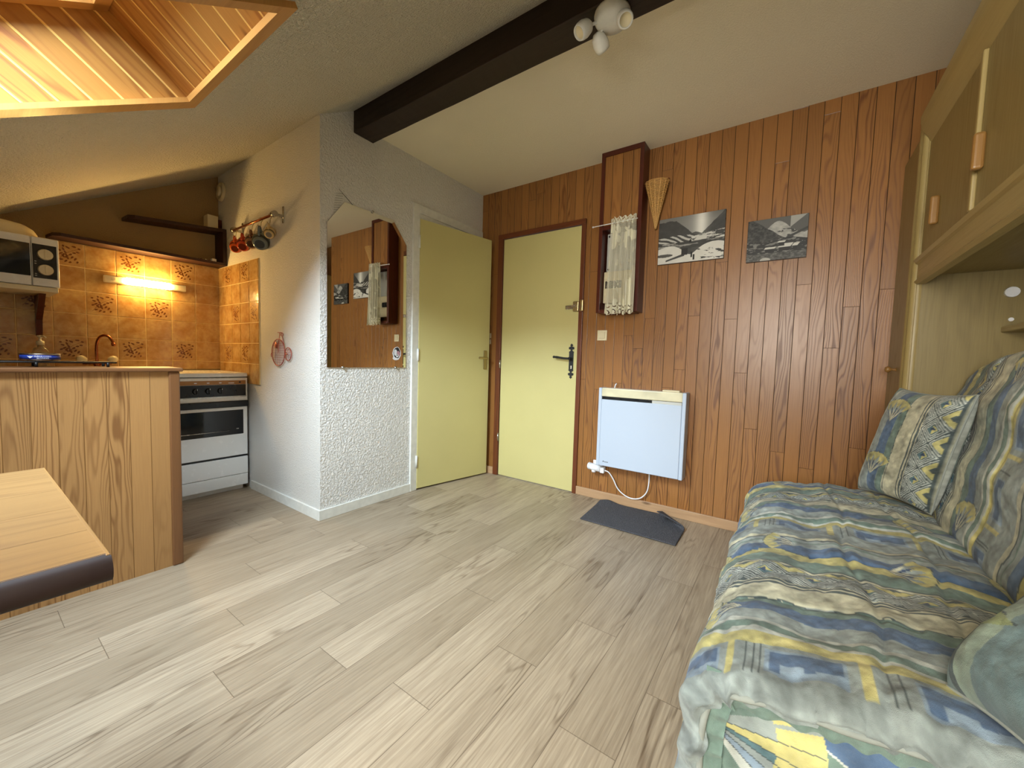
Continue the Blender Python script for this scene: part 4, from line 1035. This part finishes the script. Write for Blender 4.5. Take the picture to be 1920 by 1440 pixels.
# ------------------------------------------------------------------ corner wardrobe
XW = .4; YP0, YP1 = 2.255, 2.357
wd = thing('corner_wardrobe', 'tall narrow pale wood corner cupboard between the plank wall and sofa', 'wardrobe', (.7, 2.49, 0))
bm = B(); box(bm, XW+.012, XR-.006, YP0+.012, YW-.001, 0, 1.99, 'z'); build('carcass', bm, M_CAB, wd)
bm = B(); box(bm, XW+.010, XR-.006, YP0, YP0+.014, 0, 1.99, 'z', .001); build('side_panel', bm, M_CAB, wd)
bm = B(); box(bm, XW, XW+.018, YP1+.004, YW-.003, .05, 2.0, 'z', .002); dr_ = build('door', bm, M_CAB, wd)
bm = B(); lathe(bm, [(0, .040), (.010, .038), (.015, .030), (.013, .022), (.006, .016), (.006, .004), (.010, 0)], (XW, 2.526, 1.008), (-1, 0, 0), 20); build('knob', bm, M_HANDLE, dr_)
bm = B()
box(bm, XW-.004, XW+.012, YP0, YP1, 0, 2.01, 'z', .003)
for a, b in ((YP1-.050, YP1-.004), (YP0+.004, YP0+.040)):
    t = B(); 
    prof = [((a+b)/2+(b-a)/2*math.cos(q), XW-.003-.016*math.sin(q)) for q in np.linspace(0, PI, 9)]
    prism(t, [(xq, yq, 0) for yq, xq in prof], (0, 0, 2.012)); uvax(t, 'z'); merge(bm, t)
o = build('fluted_post', bm, M_CABTRIM, wd); autosmooth(o, 30)
bm = B()
cyl(bm, (.648, YP0, 1.303), (.648, YP0-.010, 1.303), .020, .018, 20); build('cable_cap', bm, M_WHITEPL, wd)
bm = B(); cyl(bm, (.652, YP0, 1.203), (.652, YP0-.005, 1.203), .007, n=14); build('screw_cap', bm, M_WHITEPL, wd)
# overhead bridge cabinets
oc = thing('overhead_cabinet', 'pale wood overhead cupboards bridging the wall above the sofa', 'cupboard', (.7, 1.3, 1.37))
YB = .62
bm = B(); box(bm, XW+.02, XR-.006, YB, YP0-.004, 1.385, 1.99, 'y'); build('carcass', bm, M_CAB, oc)
bm = B(); t = B()
prof = [(XW-.012, 1.458), (XW-.020, 1.448), (XW-.014, 1.436), (XW-.006, 1.430), (XW-.006, 1.372), (XW-.014, 1.362), (XW-.004, 1.352), (XW+.020, 1.352), (XW+.020, 1.458)]
prism(bm, [(a, YB, b) for a, b in prof], (0, YP0-.002-YB, 0)); uvax(bm, 'y'); build('valance', bm, M_CABTRIM, oc)
bm = B(); prof = [(XW+.02, 1.905), (XW+.002, 1.905), (XW-.004, 1.915), (XW-.010, 1.93), (XW-.026, 1.955), (XW-.034, 1.985), (XW-.034, 2.012), (XW+.02, 2.012)]
prism(bm, [(a, YB, b) for a, b in prof], (0, YP0-.001-YB, 0)); uvax(bm, 'y'); o = build('cornice', bm, M_CABTRIM, oc); autosmooth(o, 30)
ed = [2.245, 1.690, 1.13, .64]
for i in range(3):
    bm = B(); box(bm, XW-.002, XW+.018, ed[i+1]+.004, ed[i]-.004, 1.462, 1.902, 'z', .003); d_ = build('door', bm, M_CAB, oc)
    bm = B(); t = B(); ya_ = ed[i+1]+.002; 
    box(bm, XW-.012, XW, ed[i+1]-.006, ed[i+1]+.014, 1.462, 1.902, 'z', .004, seg=3); build('door_bead', bm, M_CABTRIM, d_)
    hy_ = (2.045, 1.645, .98, .52)[i]; zc_ = 1.580 if i == 0 else 1.61
    bm = B(); box(bm, XW-.026, XW-.001, hy_-.009, hy_+.011, zc_-.05, zc_+.05, 'z', .008, seg=3); build('handle', bm, M_HANDLE, d_)
bm = B(); box(bm, .63, XR, .3, YP0-.001, 1.156, 1.178, 'y', .004); tag(build('wall_shelf', bm, M_CABTRIM, origin=(.8, 1.2, 1.156)), 'thin pale shelf in the niche above the sofa backrest', 'shelf')
#%%SOFA
# ------------------------------------------------------------------ patterned fabric
S = lambda *c: np.array(lin(c))
PAL = dict(lav=S(160, 172, 170), blue=S(88, 116, 152), dblue=S(58, 78, 112), green=S(122, 148, 138), cream=S(214, 212, 184), yel=S(214, 206, 136), slate=S(78, 92, 94), white=S(210, 216, 208), lblue=S(150, 172, 192), teal=S(96, 132, 140))
PER = .76
def fabric(u, v, seed=0, shells=True, rep=.30):
    """colour (linear rgb) of the printed cloth at u (across stripes, m) and v (along stripes, m)"""
    wob = .006*(fbm(u*9, v*9, 31)-.5)*2; wv = .014*(fbm(u*2, v*7, 33)-.5)*2
    q = np.mod(u-.74+wob*.4, PER); sh = q.shape
    out = np.empty(sh+(3,)); out[:] = PAL['lav']
    def band(a, b, c, wave=0.):
        m = (q >= a+wave*wv) & (q < b+wave*wv); out[m] = PAL[c] if isinstance(c, str) else c
        return m
    band(0, .05, 'lav')
    # stepped boxes
    m = band(.05, .135, 'lav'); vv = np.mod(v, .20)
    bx = m & (vv > .016) & (vv < .135) & (q > .06) & (q < .125)
    out[bx] = PAL['lblue']; out[m & (vv > .022) & (vv < .128) & (q > .066) & (q < .119) & ~((vv < .06) & (q < .082))] = PAL['blue']
    out[m & (vv > .05) & (vv < .11) & (q > .066) & (q < .078+.012*(vv > .075))] = PAL['lblue']
    out[m & (vv > .186)] = PAL['yel']
    for L_ in (.142, .152, .165): out[m & (np.abs(vv-L_) < .0012)] = PAL['slate']
    band(.135, .165, 'yel'); band(.165, .178, 'white'); band(.178, .20, 'green'); band(.20, .212, 'white')
    band(.212, .255, 'lav'); band(.255, .30, 'blue', .6); band(.30, .335, 'green', 1.); band(.335, .40, 'cream')
    band(.335, .338, 'slate', 1.)
    # lines
    band(.40, .406, 'slate'); band(.406, .413, 'cream'); band(.413, .420, 'slate'); band(.42, .424, 'cream')
    # key diamonds
    d0, d1 = .424, .51
    m = (q >= d0) & (q < d1); a = (q-(d0+d1)/2)/((d1-d0)/2); P_ = .10; b = (np.mod(v, P_)-P_/2)/(P_/2); md = np.abs(a)*1.0+np.abs(b)
    dd = np.where(md < 1.0, md, 2.0-md+.0)
    ring = np.mod(dd*5.2+.15, 1.)
    cc = np.empty(sh+(3,)); cc[:] = PAL['lav']
    cc[ring < .36] = PAL['slate']; cc[(ring >= .62)] = PAL['white']
    cc[(dd < .40) & (md < 1.)] = PAL['teal']; cc[(dd < .34) & (md < 1.) & (a > -.05)] = PAL['yel']; cc[(dd < .22) & (b > -.02) & (md < 1.)] = PAL['dblue']
    cc[(md >= 1.) & (dd < .72) & (a > 0)] = PAL['yel']
    cc[(md >= 1.) & (dd < .30)] = PAL['slate']
    out[m] = cc[m]
    band(.51, .514, 'slate'); band(.514, .522, 'cream'); band(.522, .528, 'slate')
    band(.528, .585, 'green', .5); band(.585, .63, 'yel', 1.2); band(.627, .63, 'slate', 1.2); band(.63, .675, 'blue', .7)
    band(.675, .70, 'lav'); band(.70, .706, 'green'); band(.706, .72, 'lav'); band(.72, .726, 'slate'); band(.726, .742, 'cream'); band(.742, .76, 'lav')
    if shells:
        for (uc, v0, R0, dirn, s_) in ((.27, .12, .10, 1, 0), (.62, .30, .095, -1, 1), (.69, .02, .08, 1, 2)):
            pv = rep*1.55
            du = (q-uc); dv = (np.mod(v-v0+pv/2, pv)-pv/2)*dirn
            rr = np.sqrt(du**2+(dv*1.0)**2)/R0; th = np.arctan2(du, dv)
            inside = (rr < 1+.03*np.sin(th*26)) & (np.abs(th) < .80)
            spike = np.abs(np.mod(th*2.6/1.0+.5, 1.)-.5)*2
            col = np.empty(sh+(3,)); col[:] = PAL['yel']
            col[(rr < .42+.46*spike)] = PAL['lav']; col[(rr < .14+.42*spike) & (spike > .35)] = PAL['cream']
            col[(rr < .25+.45*(1-spike)) & (spike < .30) & (rr > .12)] = PAL['dblue']
            col[(rr > .985)] = PAL['slate']
            out[inside] = col[inside]
    # watercolour
    n1 = fbm(u*28, v*28, 41, 4); n2 = fbm(u*70, v*70, 45, 3)
    k = (n1-.5)*.9+(n2-.5)*.55
    out = out*(1+k[..., None]*1.35)+np.clip(k, 0, 1)[..., None]*.12
    return np.clip(out*.72, .01, .9)
def clothm():
    def fn(nt):
        n = nt.nodes.new('ShaderNodeAttribute'); n.attribute_name = 'Col'; p = pos(nt)
        g = noise(nt, p, 90., 4, .65); w_ = noise(nt, p, 900., 2)
        col = mix(nt, g.rng(.3, .7, .0, .28), V(nt, n.outputs['Color']), (.36, .40, .42), 'MIX')
        col = mix(nt, g.rng(.35, .65, .0, .30), V(nt, n.outputs['Color']), col)
        return dict(Base_Color=col, Roughness=.85, Sheen_Weight=.15, Normal=bump(nt, w_*.4+noise(nt, p, 60., 3)*1., .0022))
    return mat('printed_cotton', fn)
M_CLOTH = clothm()
sf = thing('sofa_bed', 'blue yellow and cream patterned sofa bed against the right wall', 'sofa', (.2, 1.5, 0))
# seat profile (x,z) from the crease over the front edge down to the floor
pr = [(.500, .430), (.470, .462), (.440, .486), (.40, .497), (.33, .503), (.26, .502), (.18, .497), (.10, .488), (.02, .477), (-.05, .465), (-.085, .452), (-.112, .425), (-.128, .385), (-.135, .33), (-.136, .26), (-.132, .19), (-.124, .12), (-.112, .06), (-.100, .015)]
pr3 = spline([(a, 0, b) for a, b in pr], 12); px_ = np.array([p.x for p in pr3]); pz_ = np.array([p.z for p in pr3])
sL = np.concatenate([[0], np.cumsum(np.hypot(np.diff(px_), np.diff(pz_)))]); NS = 400
s_ = np.linspace(0, sL[-1], NS); PX = np.interp(s_, sL, px_); PZ = np.interp(s_, sL, pz_)
tx = np.gradient(PX); tz_ = np.gradient(PZ); ln = np.hypot(tx, tz_); NX, NZ = tz_/ln, -tx/ln     # outward
if NZ[NS//4] < 0: NX, NZ = -NX, -NZ
Ya, Yb = .765, 2.245; rE = .030
yv = np.linspace(Ya, Yb, 560)
ends = np.linspace(0, PI/2, 12)
ys_ = np.concatenate([[Ya+rE*.2]*3, Ya+rE-rE*np.sin(ends[::-1]), np.linspace(Ya+rE, Yb-rE, 520)[1:-1], Yb-rE+rE*np.sin(ends)])
ins = np.concatenate([[rE+.010, rE+.006, rE+.002], (rE-rE*np.cos(ends[::-1])), np.zeros(518), rE-rE*np.cos(ends)])
SS, YY = np.meshgrid(s_, ys_, indexing='ij'); INS = np.broadcast_to(ins, SS.shape)
PXX = PX[:, None]*np.ones_like(SS); PZZ = PZ[:, None]*np.ones_like(SS); NXX = NX[:, None]; NZZ = NZ[:, None]
# arc coordinate across for the pattern
arc = np.concatenate([[0], np.cumsum(np.hypot(np.diff(ys_), np.diff(ins)))]); arc = arc-arc[15]+ys_[15]
AA = np.broadcast_to(arc, SS.shape)
q1 = .0045*np.sin(SS*2*PI/.165)+.004*np.cos(YY*2*PI/.30+1.5*np.sin(SS*6))
seam = -.007*np.exp(-((np.mod(YY-.02, .30)-.15)/.008)**2)*(fbm(SS*8, YY*3, 55, 2) > .35)
wr = .022*(fbm(SS*9, YY*6, 51, 4)-.5)+.014*(fbm(SS*26+YY*9, YY*20, 53, 3)-.5)
seam2 = -.008*np.exp(-((SS-.20-.02*np.sin(YY*7))/.008)**2)-.008*np.exp(-((SS-.36-.015*np.sin(YY*9+1))/.008)**2)
disp = (q1+seam+wr+seam2)*np.clip((s_/.08), 0, 1)[:, None]-INS
# gathered hem of the front drop and puckers of the near end
pk = np.clip((Ya+.05-YY)/.05, 0, 1)
disp = disp+pk*.006*np.sin(SS*2*PI/.07+2*np.sin(SS*21))
P_ = np.stack([PXX+NXX*disp, YY+.004*pk*np.sin(SS*2*PI/.09), np.maximum(PZZ+NZZ*disp, .004)], -1)
gridmesh('seat_cushion', P_, fabric(np.maximum(AA, .742), SS), M_CLOTH, sf)
# piping around the near end
idx = range(14, NS, 5)
loop = [Vector((PX[i]-NX[i]*(rE+.010), Ya+.010+.003*math.sin(i*.11), max(.006, PZ[i]-NZ[i]*(rE+.010)))) for i in idx]
M_PIPE = plain('grey_piping_cloth', (150, 156, 150), .85, var=.1)
bm = B(); tube(bm, loop, .0065, 8); build('piping', bm, M_PIPE, sf)
# gathered valance strip below the piping
U_, W_ = np.meshgrid(np.linspace(0, 1, 300), np.linspace(0, 1, 12), indexing='ij')
L3 = np.array([[p.x, p.z] for p in loop]); tt = np.linspace(0, 1, len(loop)); bx_l = np.interp(U_, tt, L3[:, 0]); bz_l = np.interp(U_, tt, L3[:, 1])
nxx = np.interp(U_, tt, [NX[i] for i in idx]); nzz = np.interp(U_, tt, [NZ[i] for i in idx])
P_ = np.stack([bx_l-nxx*W_*.035, Ya+.012+.012*W_+.006*np.sin(U_*120+3*np.sin(U_*17))*W_, np.maximum(bz_l-nzz*W_*.035, .004)], -1)
gridmesh('gathered_border', P_, np.clip(np.broadcast_to(PAL['green']*.9, P_.shape)*(.7+.7*fbm(U_*60, W_*3, 9)[..., None]), 0, .9), M_CLOTH, sf)
# near end panel: big patchwork fans
U_, W_ = np.meshgrid(np.linspace(-.095, .50, 300), np.linspace(.004, .445, 220), indexing='ij')
def patch(x, z):
    out = np.empty(x.shape+(3,)); out[:] = PAL['green']*.9
    l1 = z+.42*(x+.05)
    out[l1 > .44] = PAL['blue']; out[(l1 > .33) & (l1 <= .40) & (x > .22)] = PAL['blue']*.8
    out[np.abs(l1-.44) < .002] = PAL['white']
    th = np.arctan2(z-.345, x+.10)+.30; r = np.hypot(z-.345, x+.10)*1.25
    f1 = (r < .235) & (np.abs(th-.12) < .62)
    for k, (a, b, c) in enumerate(((-.5, -.28, 'white'), (-.28, -.1, 'lblue'), (-.1, .06, 'lav'), (.06, .2, 'teal'), (.2, .42, 'yel'), (.42, .74, 'lav'))):
        out[f1 & (th >= a) & (th < b)] = PAL[c]
    out[f1 & (r > .15) & (np.mod(th*3, 1) < .85)] = PAL['yel']
    for L_ in (-.28, -.1, .06, .2, .42): out[f1 & (np.abs(th-L_)*r < .0012)] = PAL['slate']
    l2 = z+.52*x
    out[(l2 < .17) & (l2 > .155)] = PAL['yel']; out[(l2 < .155) & (l2 > .10) & (x > .05)] = PAL['lblue']; out[(l2 < .10) & (x > .1)] = PAL['yel']
    out[(l2 < .155) & (l2 > .13) & (x < .06)] = PAL['dblue']
    out[(x > .30) & (l2 > .22) & (l1 < .38)] = PAL['green']; out[(x > .38) & (l2 < .25)] = PAL['blue']
    n1 = fbm(x*24, z*24, 61, 4); out = out*(1+(n1[..., None]-.5)*1.1)
    return np.clip(out, .01, .9)
Yp = Ya+.032+.012*(fbm(U_*7, W_*7, 66, 3)-.5)
gridmesh('end_panel', np.stack([U_, Yp, W_], -1), patch(U_, W_), M_CLOTH, sf)
# backrest
bp = [(.455, .462), (.452, .50), (.462, .60), (.478, .72), (.497, .84), (.515, .94), (.530, 1.01), (.550, 1.052), (.58, 1.07), (.615, 1.055), (.635, 1.01), (.64, .9), (.64, .6), (.64, .47)]
b3 = spline([(a, 0, b) for a, b in bp], 10); bx2 = np.array([p.x for p in b3]); bz2 = np.array([p.z for p in b3]); bl = np.concatenate([[0], np.cumsum(np.hypot(np.diff(bx2), np.diff(bz2)))])
s2 = np.linspace(0, bl[-1], 330); BX = np.interp(s2, bl, bx2); BZ = np.interp(s2, bl, bz2)
tx = np.gradient(BX); tz_ = np.gradient(BZ); ln = np.hypot(tx, tz_); n2x, n2z = -tz_/ln, tx/ln
yb2 = np.concatenate([Ya+rE-rE*np.sin(ends[::-1]), np.linspace(Ya+rE, Yb-rE, 480)[1:-1], Yb-rE+rE*np.sin(ends)])
in2 = np.concatenate([rE-rE*np.cos(ends[::-1]), np.zeros(478), rE-rE*np.cos(ends)])
SS, YY = np.meshgrid(s2, yb2, indexing='ij'); INS = np.broadcast_to(in2, SS.shape)
sag = -.075*np.clip((YY-1.85)/.4, 0, 1)**1.8     # rounded far shoulder
disp = .006*np.sin(SS*2*PI/.2)+.014*(fbm(SS*7, YY*6, 71, 4)-.5)+.008*(fbm(SS*20, YY*18, 73, 3)-.5)-.007*np.exp(-((np.mod(YY, .30)-.15)/.008)**2)-INS
Zb = BZ[:, None]+n2z[:, None]*disp; fr = np.clip((Zb-.5)/.55, 0, 1)
P_ = np.stack([BX[:, None]+n2x[:, None]*disp, YY, Zb+sag*fr], -1)
gridmesh('backrest_cushion', P_, fabric(YY+.02*SS, SS+.07), M_CLOTH, sf)
bm = B(); tube(bm, [(.456, y, .485+.002*math.sin(y*30)) for y in np.linspace(Ya+.02, Yb-.02, 60)], .004, 6); build('seam_cord', bm, M_PIPE, sf)
# pillows
def pillow(BL, BR, TR, TL, T, u0, v0, us, vs, label, seed, turn=False, shade_tint=1.):
    BL, BR, TR, TL = [np.array(c, float) for c in (BL, BR, TR, TL)]
    c = (BL+BR+TR+TL)/4; n = np.cross(BR-BL, TL-BL); n /= np.linalg.norm(n)
    root = thing('cushion', label, 'cushion', tuple(c-np.array([0, 0, .2])))
    N = 150; U, W = np.meshgrid(np.linspace(0, 1, N), np.linspace(0, 1, N), indexing='ij')
    for side, nm in ((1, 'front_cover'), (-1, 'back_cover')):
        a, b = 2*U-1, 2*W-1
        pin = 1-.07*(1-b*b)*np.abs(a)**3; pin2 = 1-.07*(1-a*a)*np.abs(b)**3
        uu, ww = .5+.5*a*pin, .5+.5*b*pin2
        base = BL*((1-uu)*(1-ww))[..., None]+BR*(uu*(1-ww))[..., None]+TR*(uu*ww)[..., None]+TL*((1-uu)*ww)[..., None]
        h = T*np.sqrt(np.clip((1-a**4)*(1-b**4), 0, 1))**.9
        h = h+(.010*(fbm(U*5, W*5, seed, 3)-.5)+.004*(fbm(U*16, W*16, seed+2, 3)-.5))*np.clip(h/T, 0, 1)
        P = base+n*(side*h)[..., None]
        if side < 0: P = P[::-1]
        uc, vc = (U, W) if not turn else (W, U)
        col = fabric(u0+uc*us, v0+vc*vs, rep=.15)
        gridmesh(nm, P, col*shade_tint, M_CLOTH, root)
    bm = B(); M_ = 40; ring = []
    for k_ in range(4*M_):
        e, t = divmod(k_, M_); t /= M_
        a, b = [(-1+2*t, -1), (1, -1+2*t), (1-2*t, 1), (-1, 1-2*t)][e]
        pin = 1-.07*(1-b*b)*abs(a)**3; pin2 = 1-.07*(1-a*a)*abs(b)**3
        uu, ww = .5+.5*a*pin, .5+.5*b*pin2
        ring.append(Vector(BL*(1-uu)*(1-ww)+BR*uu*(1-ww)+TR*uu*ww+TL*(1-uu)*ww))
    tube(bm, ring, .0032, 6, True); build('seam', bm, M_PIPE, root)
    return root
pillow((.262, 2.175, .508), (.425, 1.93, .512), (.472, 1.80, .935), (.352, 2.12, .935), .062, .74+.17, .03, .345, .46, 'square patterned cushion leaning at the far end of the sofa', 81)
pillow((.30, .70, .525), (.235, .90, .50), (.46, 1.13, .66), (.53, .84, .74), .075, .74-.05, .2, .10, .30, 'blue grey cushion lying at the near end of the sofa', 91, shade_tint=np.array([.50, .66, .72]))  # multiplier puts the shade on this cushion into its cloth colour
